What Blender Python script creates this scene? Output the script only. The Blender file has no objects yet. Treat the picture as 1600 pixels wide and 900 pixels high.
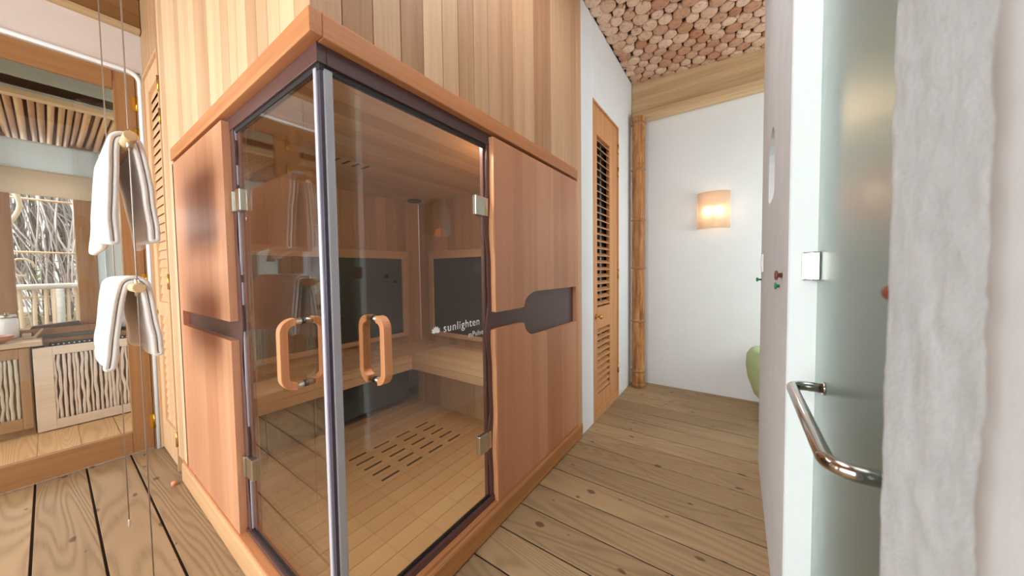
import bpy, bmesh, math, random
from mathutils import Vector, Matrix, noise as mnoise
random.seed(7)
PI = math.pi
S = bpy.context.scene
COL = S.collection

# ------------------------------------------------------------------ camera
cam_d = bpy.data.cameras.new('camera')
cam = bpy.data.objects.new('camera', cam_d); COL.objects.link(cam)
F = Vector((-0.57171434, 0.81956806, -0.03809078))
Rr = Vector((0.82037837, 0.57167121, -0.01309012))
U = Vector((-0.01104716, 0.03873266, 0.99918854))
cam.matrix_world = Matrix(((Rr.x, U.x, -F.x, 1.0011), (Rr.y, U.y, -F.y, -0.4529),
                           (Rr.z, U.z, -F.z, 1.3142), (0, 0, 0, 1)))
cam_d.sensor_width = 36.0; cam_d.sensor_fit = 'HORIZONTAL'
cam_d.lens = 505.53 / 1600 * 36.0
cam_d.shift_y = -(450 - 443.3) / 1600
cam_d.clip_start = 0.02
cam_d.dof.use_dof = True; cam_d.dof.focus_distance = 1.7; cam_d.dof.aperture_fstop = 2.8
S.camera = cam

# ------------------------------------------------------------------ colour management
vs = S.view_settings
vs.view_transform = 'Standard'; vs.look = 'None'; vs.gamma = 1.0
vs.use_curve_mapping = False; vs.exposure = 0.0

# ------------------------------------------------------------------ world
w = bpy.data.worlds.new('sky'); S.world = w; w.use_nodes = True
nt = w.node_tree; nt.nodes.clear()
wo = nt.nodes.new('ShaderNodeOutputWorld'); wb = nt.nodes.new('ShaderNodeBackground')
sk = nt.nodes.new('ShaderNodeTexSky'); sk.sky_type = 'NISHITA'
sk.sun_disc = False; sk.sun_elevation = math.radians(50); sk.sun_rotation = math.radians(200)
sk.air_density = 1.0; sk.dust_density = 3.0
mx = nt.nodes.new('ShaderNodeMixRGB'); mx.blend_type = 'MIX'; mx.inputs[0].default_value = 0.85
mx.inputs[2].default_value = (1.0, 0.99, 0.97, 1)
nt.links.new(sk.outputs[0], mx.inputs[1]); nt.links.new(mx.outputs[0], wb.inputs[0])
wb.inputs[1].default_value = 1.3
nt.links.new(wb.outputs[0], wo.inputs[0])

def area(name, loc, direction, sx, sy, power, col=(1, 1, 1)):
    l = bpy.data.lights.new(name, 'AREA'); l.shape = 'RECTANGLE'; l.size = sx; l.size_y = sy
    l.energy = power; l.color = col
    o = bpy.data.objects.new(name, l); COL.objects.link(o); o.location = loc
    o.rotation_euler = Vector(direction).to_track_quat('-Z', 'Z').to_euler()
    return o
# daylight just outside the window behind the camera
area('daylight_back_window', (-0.75, -2.95, 1.75), (0, 1, -0.05), 2.9, 2.1, 205, (0.87, 0.94, 1.0))
# daylight just outside the window at the end of the corridor (round the corner, right)
area('daylight_corridor_window', (2.78, 2.9, 1.7), (-1, 0, 0), 1.0, 1.9, 74, (0.86, 0.93, 1.0))
# daylight above the shower room
area('daylight_shower_skylight', (1.95, 0.7, 3.3), (0, 0, -1), 0.9, 1.6, 30, (0.93, 0.98, 1.0))
# added fill light over the corridor, nearer than the visible part of the ceiling
area('corridor_fill', (0.62, 0.75, 3.30), (0, 0.1, -1), 0.5, 1.2, 17, (0.90, 0.96, 1.0))
# added fill light, unseen, at the end of the terrace
area('terrace_end_fill', (-3.7, -3.1, 1.5), (0, 1, 0), 1.8, 2.0, 60, (0.97, 0.98, 1.0))
# open sky over the terrace, beyond the railing
area('daylight_terrace', (-5.0, -1.2, 3.2), (1, 0.15, -0.75), 3.0, 1.6, 165, (0.97, 0.98, 1.0))

# ------------------------------------------------------------------ node helpers
def lin(c):
    return tuple(((v / 255) / 12.92 if v / 255 <= 0.04045 else ((v / 255 + 0.055) / 1.055) ** 2.4) for v in c) + (1,)

class NT:
    def __init__(s, name):
        s.m = bpy.data.materials.new(name); s.m.use_nodes = True
        s.t = s.m.node_tree; s.t.nodes.clear()
        s.out = s.n('ShaderNodeOutputMaterial')
    def n(s, typ, **kw):
        x = s.t.nodes.new(typ)
        for k, v in kw.items(): setattr(x, k, v)
        return x
    def l(s, a, b): s.t.links.new(a, b)
    def math(s, op, a, b=None, clamp=False):
        x = s.n('ShaderNodeMath', operation=op); x.use_clamp = clamp
        for i, v in enumerate((a, b)):
            if v is None: continue
            if isinstance(v, (int, float)): x.inputs[i].default_value = v
            else: s.l(v, x.inputs[i])
        return x.outputs[0]
    def mix(s, fac, a, b, mode='MIX'):
        x = s.n('ShaderNodeMixRGB', blend_type=mode)
        for i, v in enumerate((fac, a, b)):
            if isinstance(v, (int, float)): x.inputs[i].default_value = v
            elif isinstance(v, tuple): x.inputs[i].default_value = v
            else: s.l(v, x.inputs[i])
        return x.outputs[0]
    def ramp(s, fac, stops):
        x = s.n('ShaderNodeValToRGB'); e = x.color_ramp.elements
        while len(e) < len(stops): e.new(0.5)
        for i, (p, c) in enumerate(stops):
            e[i].position = p; e[i].color = c if len(c) == 4 else c + (1,)
        s.l(fac, x.inputs[0]); return x.outputs[0]
    def coords(s, scale=(1, 1, 1), tone=0.0):
        tc = s.n('ShaderNodeTexCoord'); mp = s.n('ShaderNodeMapping'); mp.inputs['Scale'].default_value = scale
        if tone:
            at = s.n('ShaderNodeAttribute'); at.attribute_name = 'tone'
            mu = s.n('ShaderNodeVectorMath', operation='SCALE'); s.l(at.outputs['Vector'], mu.inputs[0]); mu.inputs['Scale'].default_value = tone
            ad = s.n('ShaderNodeVectorMath', operation='ADD'); s.l(tc.outputs['Object'], ad.inputs[0]); s.l(mu.outputs[0], ad.inputs[1])
            s.l(ad.outputs[0], mp.inputs[0])
        else: s.l(tc.outputs['Object'], mp.inputs[0])
        return mp.outputs[0]
    def noise(s, vec, scale, detail=4, rough=0.5, dist=0.0):
        x = s.n('ShaderNodeTexNoise'); s.l(vec, x.inputs['Vector'])
        x.inputs['Scale'].default_value = scale; x.inputs['Detail'].default_value = detail
        x.inputs['Roughness'].default_value = rough; x.inputs['Distortion'].default_value = dist
        return x.outputs[0]
    def bump(s, h, strength, dist):
        b = s.n('ShaderNodeBump'); b.inputs['Strength'].default_value = strength; b.inputs['Distance'].default_value = dist
        s.l(h, b.inputs['Height']); return b.outputs[0]
    def principled(s, col, rough=0.5, metal=0.0, normal=None, spec=0.5, **kw):
        p = s.n('ShaderNodeBsdfPrincipled')
        if isinstance(col, tuple): p.inputs['Base Color'].default_value = col
        else: s.l(col, p.inputs['Base Color'])
        if isinstance(rough, (int, float)): p.inputs['Roughness'].default_value = rough
        else: s.l(rough, p.inputs['Roughness'])
        p.inputs['Metallic'].default_value = metal
        p.inputs['Specular IOR Level'].default_value = spec
        if normal is not None: s.l(normal, p.inputs['Normal'])
        for k, v in kw.items(): p.inputs[k].default_value = v
        s.l(p.outputs[0], s.out.inputs[0]); return p

def wood(name, c_lo, c_hi, grain='z', rough=0.5, fine=60, tone=True, contrast=1.0, spec=0.35, bumpy=0.15, streak=5.0):
    """straight-grained boards; the 'tone' attribute makes every board its own shade"""
    t = NT(name)
    k = 0.035
    sc = {'x': (k, 1, 1), 'y': (1, k, 1), 'z': (1, 1, k)}[grain]
    v = t.coords(sc, 37.0 if tone else 0.0)
    a = t.noise(v, streak * 4, 3, 0.5, 0.3); b = t.noise(v, fine * 2, 4, 0.6, 0.0)
    s_ = t.math('ADD', t.math('MULTIPLY', a, 0.62), t.math('MULTIPLY', b, 0.38))
    f = t.math('ADD', t.math('MULTIPLY', t.math('SUBTRACT', s_, 0.5), 2.2 * contrast), 0.5, True)
    if tone:
        at = t.n('ShaderNodeAttribute'); at.attribute_name = 'tone'
        sep = t.n('ShaderNodeSeparateColor'); t.l(at.outputs['Color'], sep.inputs[0])
        f2 = t.math('ADD', t.math('MULTIPLY', f, 0.32), t.math('MULTIPLY', sep.outputs[0], 0.68), True)
        col = t.mix(f2, lin(c_lo), lin(c_hi))
        # a little red/yellow drift between boards
        col = t.mix(t.math('MULTIPLY', sep.outputs[1], 0.22), col, lin((214, 150, 128)), 'MULTIPLY')
    else:
        col = t.mix(f, lin(c_lo), lin(c_hi))
    t.principled(col, rough, 0, t.bump(b, bumpy, 0.002), spec)
    return t.m

def plank_wood(name, c_lo, c_mid, c_hi, knots=True, rough=0.5):
    """plain-sawn floor planks, grain along x, with cathedral figure and knots"""
    t = NT(name)
    v = t.coords((0.32, 3.6, 1), 29.0)
    n1 = t.noise(v, 1.3, 1, 0.5, 0.4)
    rings = t.math('SINE', t.math('MULTIPLY', n1, 140.0))
    rings = t.math('ADD', t.math('MULTIPLY', rings, 0.5), 0.5)
    rings = t.math('POWER', rings, 1.6)
    vf = t.coords((0.05, 1, 1), 29.0)
    fine = t.noise(vf, 130, 4, 0.6)
    big = t.noise(t.coords((0.5, 1.2, 1), 29.0), 2.2, 3, 0.5)
    base = t.mix(big, lin(c_mid), lin(c_hi))
    g = t.math('MULTIPLY', rings, t.math('MULTIPLY', fine, 0.95))
    col = t.mix(t.math('MULTIPLY', g, 0.66, True), base, lin(c_lo))
    at = t.n('ShaderNodeAttribute'); at.attribute_name = 'tone'
    sep = t.n('ShaderNodeSeparateColor'); t.l(at.outputs['Color'], sep.inputs[0])
    tn = t.math('ADD', t.math('MULTIPLY', sep.outputs[0], 0.28), 0.80)
    cmb = t.n('ShaderNodeCombineColor')
    for i in range(3): t.l(tn, cmb.inputs[i])
    col = t.mix(1.0, col, cmb.outputs[0], 'MULTIPLY')
    h = t.math('MULTIPLY', rings, -1.0)
    if knots:
        vo = t.n('ShaderNodeTexVoronoi'); vo.feature = 'F1'; vo.voronoi_dimensions = '2D'
        vk = t.coords((4.2, 7.5, 0.01), 29.0)
        wn = t.n('ShaderNodeTexNoise'); t.l(vk, wn.inputs['Vector']); wn.inputs['Scale'].default_value = 6
        adv = t.n('ShaderNodeVectorMath', operation='MULTIPLY_ADD'); t.l(wn.outputs['Color'], adv.inputs[0])
        adv.inputs[1].default_value = (0.12, 0.12, 0.0); t.l(vk, adv.inputs[2])
        t.l(adv.outputs[0], vo.inputs['Vector']); vo.inputs['Scale'].default_value = 1.05
        sepc = t.n('ShaderNodeSeparateColor'); t.l(vo.outputs['Color'], sepc.inputs[0])
        size = t.math('MULTIPLY', t.math('SUBTRACT', sepc.outputs[0], 0.45), 0.26)
        kk = t.math('MULTIPLY', t.math('SUBTRACT', size, vo.outputs['Distance']), 22.0, True)
        col = t.mix(t.math('MULTIPLY', kk, 0.8), col, lin((88, 56, 38)))
    t.principled(col, rough, 0, t.bump(h, 0.22, 0.003), 0.3)
    return t.m

def plain(name, c, rough=0.5, metal=0.0, spec=0.5, **kw):
    t = NT(name); t.principled(lin(c), rough, metal, None, spec, **kw); return t.m

def plaster(name, c, c2, scale=9, fine=120, bump=0.5, dist=0.004, rough=0.9):
    t = NT(name); v = t.coords()
    n = t.noise(v, scale, 5, 0.6); n2 = t.noise(v, fine, 4, 0.7)
    col = t.mix(n, lin(c), lin(c2))
    h = t.math('ADD', t.math('MULTIPLY', n, 1.0), t.math('MULTIPLY', n2, 0.5))
    t.principled(col, rough, 0, t.bump(h, bump, dist), 0.2); return t.m

def clear_glass(name, tint, f0=0.04, gloss_rough=0.0):
    """thin architectural pane: transparent + Schlick reflection on each face"""
    t = NT(name)
    lw = t.n('ShaderNodeLayerWeight'); lw.inputs[0].default_value = 0.5
    p5 = t.math('POWER', lw.outputs['Facing'], 5.0)
    fr = t.math('ADD', t.math('MULTIPLY', p5, 1 - f0), f0, True)
    tr = t.n('ShaderNodeBsdfTransparent'); tr.inputs[0].default_value = lin(tint)
    gl = t.n('ShaderNodeBsdfGlossy'); gl.inputs['Roughness'].default_value = gloss_rough
    gl.inputs[0].default_value = (1, 1, 1, 1)
    ms = t.n('ShaderNodeMixShader'); t.l(fr, ms.inputs[0]); t.l(tr.outputs[0], ms.inputs[1]); t.l(gl.outputs[0], ms.inputs[2])
    t.l(ms.outputs[0], t.out.inputs[0]); return t.m

def emit(name, c, st):
    t = NT(name); e = t.n('ShaderNodeEmission'); e.inputs[0].default_value = lin(c); e.inputs[1].default_value = st
    t.l(e.outputs[0], t.out.inputs[0]); return t.m

M = {}
M['cedar'] = wood('cedar_cladding', (148, 98, 56), (242, 204, 164), 'z', 0.5)
M['panel'] = wood('cedar_panel', (180, 122, 86), (224, 164, 126), 'z', 0.42, spec=0.45)
M['panel_edge'] = wood('cedar_panel_edge', (205, 138, 96), (232, 172, 128), 'z', 0.5, tone=False)
M['trim_y'] = wood('cedar_trim_along_y', (178, 112, 68), (214, 146, 98), 'y', 0.45, tone=False)
M['trim_x'] = wood('cedar_trim_along_x', (178, 112, 68), (214, 146, 98), 'x', 0.45, tone=False)
M['base_y'] = wood('base_along_y', (160, 104, 58), (206, 146, 92), 'y', 0.4, tone=False)
M['base_x'] = wood('base_along_x', (196, 148, 104), (226, 180, 136), 'x', 0.45, tone=False)
M['louvre'] = wood('louvre_wood', (192, 132, 84), (222, 164, 112), 'z', 0.5, tone=False)
M['louvre_pale'] = wood('louvre_wood_pale', (206, 160, 118), (232, 192, 150), 'z', 0.5, tone=False)
M['doorframe'] = wood('dark_door_wood', (134, 94, 60), (168, 122, 80), 'z', 0.45, tone=False)
M['doorframe_y'] = wood('dark_door_wood_along_y', (134, 94, 60), (168, 122, 80), 'y', 0.45, tone=False)
M['floor'] = plank_wood('plank_floor', (104, 78, 54), (160, 130, 97), (186, 156, 118))
M['sauna_floor'] = wood('sauna_floor_boards', (166, 128, 88), (206, 168, 122), 'y', 0.5)
M['sauna_in_z'] = wood('sauna_wall_boards', (164, 130, 98), (216, 180, 142), 'z', 0.55)
M['sauna_in_y'] = wood('sauna_boards_along_y', (186, 152, 114), (228, 196, 156), 'y', 0.5)
M['sauna_in_x'] = wood('sauna_boards_along_x', (186, 152, 114), (228, 196, 156), 'x', 0.5)
M['purple'] = plain('plum_metal', (92, 64, 62), 0.3, 0.0, 0.5)
M['black'] = plain('black_rubber', (34, 30, 30), 0.5)
M['heater'] = plain('heater_fabric', (52, 50, 50), 0.75)
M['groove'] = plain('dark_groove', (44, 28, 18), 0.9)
M['glass'] = clear_glass('sauna_glass', (240, 238, 234), 0.052)
M['pane'] = clear_glass('window_glass', (244, 246, 244), 0.045)
M['seal'] = plain('seal_strip', (196, 192, 204), 0.25, 0.0, 0.6)
M['seal_dark'] = plain('seal_strip_grey', (120, 112, 118), 0.3)
M['chrome'] = plain('brushed_nickel', (200, 196, 184), 0.28, 1.0)
M['chrome2'] = plain('polished_chrome', (190, 184, 180), 0.1, 1.0)
M['brass'] = plain('brass', (206, 164, 74), 0.25, 1.0)
M['handle_wood'] = wood('handle_wood', (192, 122, 78), (226, 162, 116), 'z', 0.45, tone=False)
M['white_plaster'] = plaster('white_plaster', (232, 232, 233), (240, 240, 240), 4, 60, 0.12, 0.003)
M['pink_plaster'] = plaster('pale_pink_plaster', (214, 200, 196), (226, 214, 208), 4, 80, 0.2, 0.003)
M['grey_plaster'] = plaster('grey_plaster', (200, 200, 202), (220, 220, 222), 6, 90, 0.6, 0.006)
M['rough_plaster'] = plaster('rough_grey_plaster', (182, 184, 187), (214, 216, 219), 26, 260, 0.8, 0.004)
M['smooth_plaster'] = plaster('near_white_plaster', (208, 210, 213), (224, 226, 229), 14, 120, 0.4, 0.003)
M['jamb'] = plaster('white_jamb', (236, 240, 240), (242, 244, 244), 4, 60, 0.1, 0.002)
M['beam'] = wood('pale_beam', (186, 150, 108), (222, 190, 148), 'x', 0.6, tone=False, contrast=1.2)
M['beam_y'] = wood('pale_beam_along_y', (182, 150, 112), (206, 176, 136), 'y', 0.6, tone=False)
M['brownboard'] = wood('brown_ceiling_boards', (116, 80, 44), (158, 114, 68), 'y', 0.6)
M['white_paint'] = plain('white_paint', (238, 238, 240), 0.5)
M['cable'] = plain('steel_cable', (170, 160, 152), 0.4, 0.6)
M['weight'] = plain('cable_weight', (206, 200, 190), 0.3, 0.4)
M['rod'] = wood('rod_wood', (208, 168, 124), (228, 192, 150), 'x', 0.5, tone=False)
M['mud'] = plain('dark_mortar', (58, 38, 28), 0.95)

def towel_mat(name, c):
    t = NT(name); v = t.coords()
    n = t.noise(v, 420, 3, 0.7); n2 = t.noise(v, 12, 3, 0.5)
    t.principled(t.mix(n2, lin(c), lin(tuple(min(255, x + 6) for x in c))), 0.95, 0, t.bump(n, 0.6, 0.003), 0.15,
                 **{'Sheen Weight': 0.3}); return t.m
M['towel'] = towel_mat('white_terry', (236, 228, 222))

# frosted glass
t = NT('frosted_glass')
p = t.principled(lin((226, 236, 230)), 0.3, 0, None, 0.5); p.inputs['Transmission Weight'].default_value = 1.0
p.inputs['IOR'].default_value = 1.25
M['frost'] = t.m

# bamboo
t = NT('bamboo_culm'); v = t.coords((1, 1, 0.08))
n = t.noise(v, 26, 5, 0.7, 0.4); n2 = t.noise(t.coords((1, 1, 0.5)), 14, 4, 0.7)
col = t.ramp(n, [(0.3, lin((120, 74, 42))), (0.5, lin((178, 118, 66))), (0.7, lin((214, 160, 98)))])
col = t.mix(t.math('MULTIPLY', t.math('SUBTRACT', n2, 0.5), 2.2, True), col, lin((84, 50, 32)))
t.principled(col, 0.5, 0, t.bump(n, 0.4, 0.004), 0.4); M['bamboo'] = t.m
t = NT('bamboo_node'); v = t.coords(); n = t.noise(v, 60, 3, 0.6)
t.principled(t.mix(n, lin((120, 82, 54)), lin((188, 152, 118))), 0.7, 0, None, 0.2); M['bamboo_node'] = t.m

# log slices: rings by distance are in the mesh via 'tone'
t = NT('log_end_slices'); v = t.coords((1, 1, 1), 11.0)
at = t.n('ShaderNodeAttribute'); at.attribute_name = 'tone'; sep = t.n('ShaderNodeSeparateColor'); t.l(at.outputs['Color'], sep.inputs[0])
n = t.noise(v, 34, 4, 0.65, 0.8)
c0 = t.mix(sep.outputs[0], lin((186, 130, 98)), lin((232, 200, 174)))
c1 = t.mix(t.math('MULTIPLY', t.math('SUBTRACT', n, 0.5), 3.0, True), c0, lin((128, 78, 52)))
t.principled(c1, 0.8, 0, t.bump(n, 0.3, 0.004), 0.2); M['logs'] = t.m

# ------------------------------------------------------------------ mesh builder
class MB:
    def __init__(s): s.v = []; s.f = []; s.t = []; s.sm = []
    def face(s, idx, tone=(0.5, 0.5), smooth=False): s.f.append(idx); s.t.append(tone); s.sm.append(smooth)
    def box(s, x0, x1, y0, y1, z0, z1, tone=(0.5, 0.5)):
        b = len(s.v)
        s.v += [(x0, y0, z0), (x1, y0, z0), (x1, y1, z0), (x0, y1, z0), (x0, y0, z1), (x1, y0, z1), (x1, y1, z1), (x0, y1, z1)]
        for q in ((3, 2, 1, 0), (4, 5, 6, 7), (0, 1, 5, 4), (1, 2, 6, 5), (2, 3, 7, 6), (3, 0, 4, 7)):
            s.face([b + i for i in q], tone)
        return s
    def prism(s, pts, a0, a1, axis, tone=(0.5, 0.5), smooth=False):
        """pts: outline in the two other axes (in cyclic order), extruded a0..a1 along axis"""
        def P(u, v_, a):
            return {'x': (a, u, v_), 'y': (u, a, v_), 'z': (u, v_, a)}[axis]
        b = len(s.v); n = len(pts)
        s.v += [P(u, v_, a0) for u, v_ in pts] + [P(u, v_, a1) for u, v_ in pts]
        s.face([b + i for i in range(n)], tone); s.face([b + n + i for i in range(n)][::-1], tone)
        for i in range(n):
            j = (i + 1) % n; s.face([b + i, b + n + i, b + n + j, b + j], tone, smooth)
        return s
    def tube(s, path, r, seg=12, tone=(0.5, 0.5), cap=True, flat=None):
        path = [Vector(p) for p in path]; n = len(path); b = len(s.v)
        rs = r if isinstance(r, (list, tuple)) else [r] * n
        up = None
        for i, p in enumerate(path):
            d = (path[min(i + 1, n - 1)] - path[max(i - 1, 0)]).normalized()
            if up is None:
                up = Vector((0, 0, 1)) if abs(d.z) < 0.9 else Vector((1, 0, 0))
            a = d.cross(up).normalized(); c = a.cross(d).normalized(); up = c
            for k in range(seg):
                th = 2 * PI * k / seg
                s.v.append(tuple(p + rs[i] * (math.cos(th) * a + math.sin(th) * c)))
        for i in range(n - 1):
            for k in range(seg):
                k2 = (k + 1) % seg
                s.face([b + i * seg + k, b + i * seg + k2, b + (i + 1) * seg + k2, b + (i + 1) * seg + k], tone, True)
        if cap:
            s.face([b + k for k in range(seg)][::-1], tone); s.face([b + (n - 1) * seg + k for k in range(seg)], tone)
        return s
    def lathe(s, prof, origin, axis='z', seg=24, tone=(0.5, 0.5), smooth=True):
        """prof: (radius, height) list"""
        b = len(s.v); o = Vector(origin)
        for r, h in prof:
            for k in range(seg):
                th = 2 * PI * k / seg; c_, s_ = r * math.cos(th), r * math.sin(th)
                d = {'z': (c_, s_, h), 'x': (h, c_, s_), 'y': (s_, h, c_)}[axis]
                s.v.append(tuple(o + Vector(d)))
        for i in range(len(prof) - 1):
            for k in range(seg):
                k2 = (k + 1) % seg
                s.face([b + i * seg + k, b + i * seg + k2, b + (i + 1) * seg + k2, b + (i + 1) * seg + k], tone, smooth)
        s.face([b + k for k in range(seg)][::-1], tone); e = b + (len(prof) - 1) * seg
        s.face([e + k for k in range(seg)], tone)
        return s
    def build(s, name, mat, parent=None, bevel=0, loc=(0, 0, 0), struct=False, fix=True):
        me = bpy.data.meshes.new(name); lo = Vector(loc)
        me.from_pydata([tuple(Vector(v) - lo) for v in s.v], [], s.f); me.update()
        ca = me.color_attributes.new('tone', 'FLOAT_COLOR', 'CORNER')
        li = 0
        vals = []
        for f, tn in zip(s.f, s.t): vals += [tn[0], tn[1], tn[0] * 0.37 + tn[1] * 0.61, 1.0] * len(f)
        ca.data.foreach_set('color', vals)
        me.polygons.foreach_set('use_smooth', s.sm)
        if fix:
            bm = bmesh.new(); bm.from_mesh(me); bmesh.ops.recalc_face_normals(bm, faces=bm.faces); bm.to_mesh(me); bm.free()
        me.materials.append(mat)
        o = bpy.data.objects.new(name, me); COL.objects.link(o); o.location = loc
        if parent is not None:
            o.parent = parent; o.location = lo - Vector(wloc(parent))
        if bevel:
            md = o.modifiers.new('bevel', 'BEVEL'); md.width = bevel; md.segments = 2; md.limit_method = 'ANGLE'
        if struct: o['kind'] = 'structure'
        return o
def wloc(o):
    p = Vector(o.location)
    while o.parent is not None: o = o.parent; p = p + Vector(o.location)
    return p
def tag(o, label=None, cat=None, group=None, kind=None):
    if label: o['label'] = label
    if cat: o['category'] = cat
    if group: o['group'] = group
    if kind: o['kind'] = kind
    return o
def thing(name, label, cat, loc=(0, 0, 0), group=None):
    o = bpy.data.objects.new(name, None); COL.objects.link(o); o.location = loc; o.empty_display_size = 0.05
    return tag(o, label, cat, group)
def struct_root(name, loc=(0, 0, 0)):
    o = bpy.data.objects.new(name, None); COL.objects.link(o); o.location = loc; o['kind'] = 'structure'; return o
def rt(lo=0.0, hi=1.0): return (random.uniform(lo, hi), random.random())

# ================================================================== SETTING
CZ = 3.405
# floor: planks along x
f = MB()
yk = 0.045
for k in range(-15, 18):
    y0 = yk + 0.198 * k
    x1 = 3.0 if y0 > 2.2 else 1.27
    f.box(-2.72, x1, y0 + 0.0047, y0 + 0.198 - 0.0047, -0.0079, 0.0, rt())
fl = f.build('floor', M['floor'], struct=True, bevel=0.002)
MB().box(-2.8, 3.0, -3.0, 3.6, -0.06, -0.008).build('floor', M['groove'], struct=True)  # dark sheet just under the planks; its colour stands in for gap shade

# far wall, corridor
MB().box(-0.1, 3.0, 3.49, 3.6, 0, CZ + .05).build('wall_far', M['white_plaster'], struct=True)
# wall around louvre door on the corridor's left (plane x=0)
wl = MB()
wl.box(-0.1, 0.0, 1.93, 2.185, 0, CZ); wl.box(-0.1, 0.0, 2.905, 3.49, 0, CZ); wl.box(-0.1, 0.0, 2.185, 2.905, 2.75, CZ)
wl.build('wall_corridor_left', M['white_plaster'], struct=True, bevel=0.004)
# log-slice ceiling
cl = MB()
b = len(cl.v)
def cz(x): return CZ - 0.055 * x
cl.v += [(-0.05, -0.6, cz(-0.05) + 0.012), (3.0, -0.6, cz(3.0) + 0.012), (3.0, 3.5, cz(3.0) + 0.012), (-0.05, 3.5, cz(-0.05) + 0.012)]
cl.face([b, b + 1, b + 2, b + 3])
cl.build('ceiling', M['mud'], struct=True, fix=False)
pts = []
sp = 0.117
j = 0
y = -0.1
while y < 3.45:
    x = 0.03 + (sp / 2 if j % 2 else 0)
    while x < 1.75:
        pts.append([x + random.uniform(-.02, .02), y + random.uniform(-.02, .02), random.uniform(0.046, 0.066)])
        x += sp
    y += sp * 0.87; j += 1
for it in range(40):
    for i in range(len(pts)):
        for k in range(i + 1, len(pts)):
            dy = pts[k][1] - pts[i][1]
            if dy > 0.2: break
            dx = pts[k][0] - pts[i][0]; d = math.hypot(dx, dy); m_ = pts[i][2] + pts[k][2] + 0.005
            if 1e-6 < d < m_:
                q = (m_ - d) / d * 0.25
                pts[i][0] -= dx * q; pts[i][1] -= dy * q; pts[k][0] += dx * q; pts[k][1] += dy * q
    pts.sort(key=lambda a: a[1])
small = []
for _ in range(9000):
    x, y = random.uniform(0, 1.7), random.uniform(0, 3.4)
    g = min([math.hypot(x - a[0], y - a[1]) - a[2] for a in pts if abs(y - a[1]) < 0.2] + [0.03])
    g = min([g] + [math.hypot(x - a[0], y - a[1]) - a[2] for a in small if abs(y - a[1]) < 0.1])
    if g > 0.012: small.append([x, y, min(g, 0.026)])
lg = MB()
for (x, y, r) in pts + small:
    seg = 14; tn = rt(); dz = random.uniform(0, 0.006)
    if x - r < 0.0: x = r * 0.9
    el = random.uniform(0.92, 1.05); ph = random.random() * PI
    b = len(lg.v); zt = cz(x) + 0.012
    for rr, zz in ((r, zt), (r, zt - 0.016 - dz), (r * 0.9, zt - 0.022 - dz), (r * 0.5, zt - 0.024 - dz)):
        for k in range(seg):
            th = 2 * PI * k / seg
            q = rr * (1 + 0.04 * math.sin(3 * th + ph))
            lg.v.append((x + q * math.cos(th) * el, y + q * math.sin(th) / el, zz))
    for i in range(3):
        for k in range(seg):
            k2 = (k + 1) % seg
            lg.face([b + i * seg + k, b + i * seg + k2, b + (i + 1) * seg + k2, b + (i + 1) * seg + k], tn, True)
    lg.face([b + 3 * seg + k for k in range(seg)], tn, True)
lg.build('ceiling', M['logs'], struct=True)
# brown board ceiling over the left / back half of the room
cb = MB()
x = -2.7
while x < 1.2:
    cb.box(x + 0.001, x + 0.119, -3.0, -0.02 if x > -0.1 else 0.5, CZ + 0.0, CZ + 0.03, rt()); x += 0.12
cb.build('ceiling', M['brownboard'], struct=True)
MB().box(-2.9, 3.1, -3.1, 3.7, CZ + 0.05, CZ + 0.15).build('ceiling', M['white_plaster'], struct=True)

# pale beam along the far wall, bamboo post under it
MB().box(0.0, 2.9, 3.385, 3.49, 2.975, 3.40).build('trim_1', M['beam'], struct=True, bevel=0.012)
MB().box(0.02, 2.9, 3.34, 3.386, 2.975, 3.045).build('trim_1', M['beam'], struct=True, bevel=0.01)

# right-hand wall
XR = 1.13
# (a) piece with arched opening between door and corridor end
def wall_with_hole(name, y0, y1, z0, z1, hole, x0, x1, mat):
    bm = bmesh.new()
    def ring(ps):
        vs_ = [bm.verts.new((x0, a, c)) for a, c in ps]
        return [bm.edges.new((vs_[i], vs_[(i + 1) % len(vs_)])) for i in range(len(vs_))]
    e = ring([(y0, z0), (y1, z0), (y1, z1), (y0, z1)]) + ring(hole)
    r = bmesh.ops.triangle_fill(bm, use_beauty=True, use_dissolve=False, edges=e)
    fs = [g for g in r['geom'] if isinstance(g, bmesh.types.BMFace)]
    ex = bmesh.ops.extrude_face_region(bm, geom=fs)
    vv = [g for g in ex['geom'] if isinstance(g, bmesh.types.BMVert)]
    bmesh.ops.translate(bm, verts=vv, vec=(x1 - x0, 0, 0))
    bmesh.ops.recalc_face_normals(bm, faces=bm.faces)
    me = bpy.data.meshes.new(name); bm.to_mesh(me); bm.free(); me.materials.append(mat)
    o = bpy.data.objects.new(name, me); COL.objects.link(o); o['kind'] = 'structure'; return o
ay, aw = 1.56, 0.165
arch = [(ay - aw, 1.66), (ay - aw * .6, 1.635), (ay + aw * .6, 1.635), (ay + aw, 1.66)]
for k in range(0, 13):
    th = PI * k / 12; arch.append((ay + aw * math.cos(th), 1.815 + aw * math.sin(th)))
wall_with_hole('wall_right', 0.868, 2.27, 0, CZ, arch, XR, XR + 0.135, M['grey_plaster'])
# bright white door jamb lining (faces the camera)
MB().box(XR + 0.003, XR + 0.135, 0.862, 0.869, 0, CZ).build('trim_2', M['jamb'], struct=True)

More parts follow.
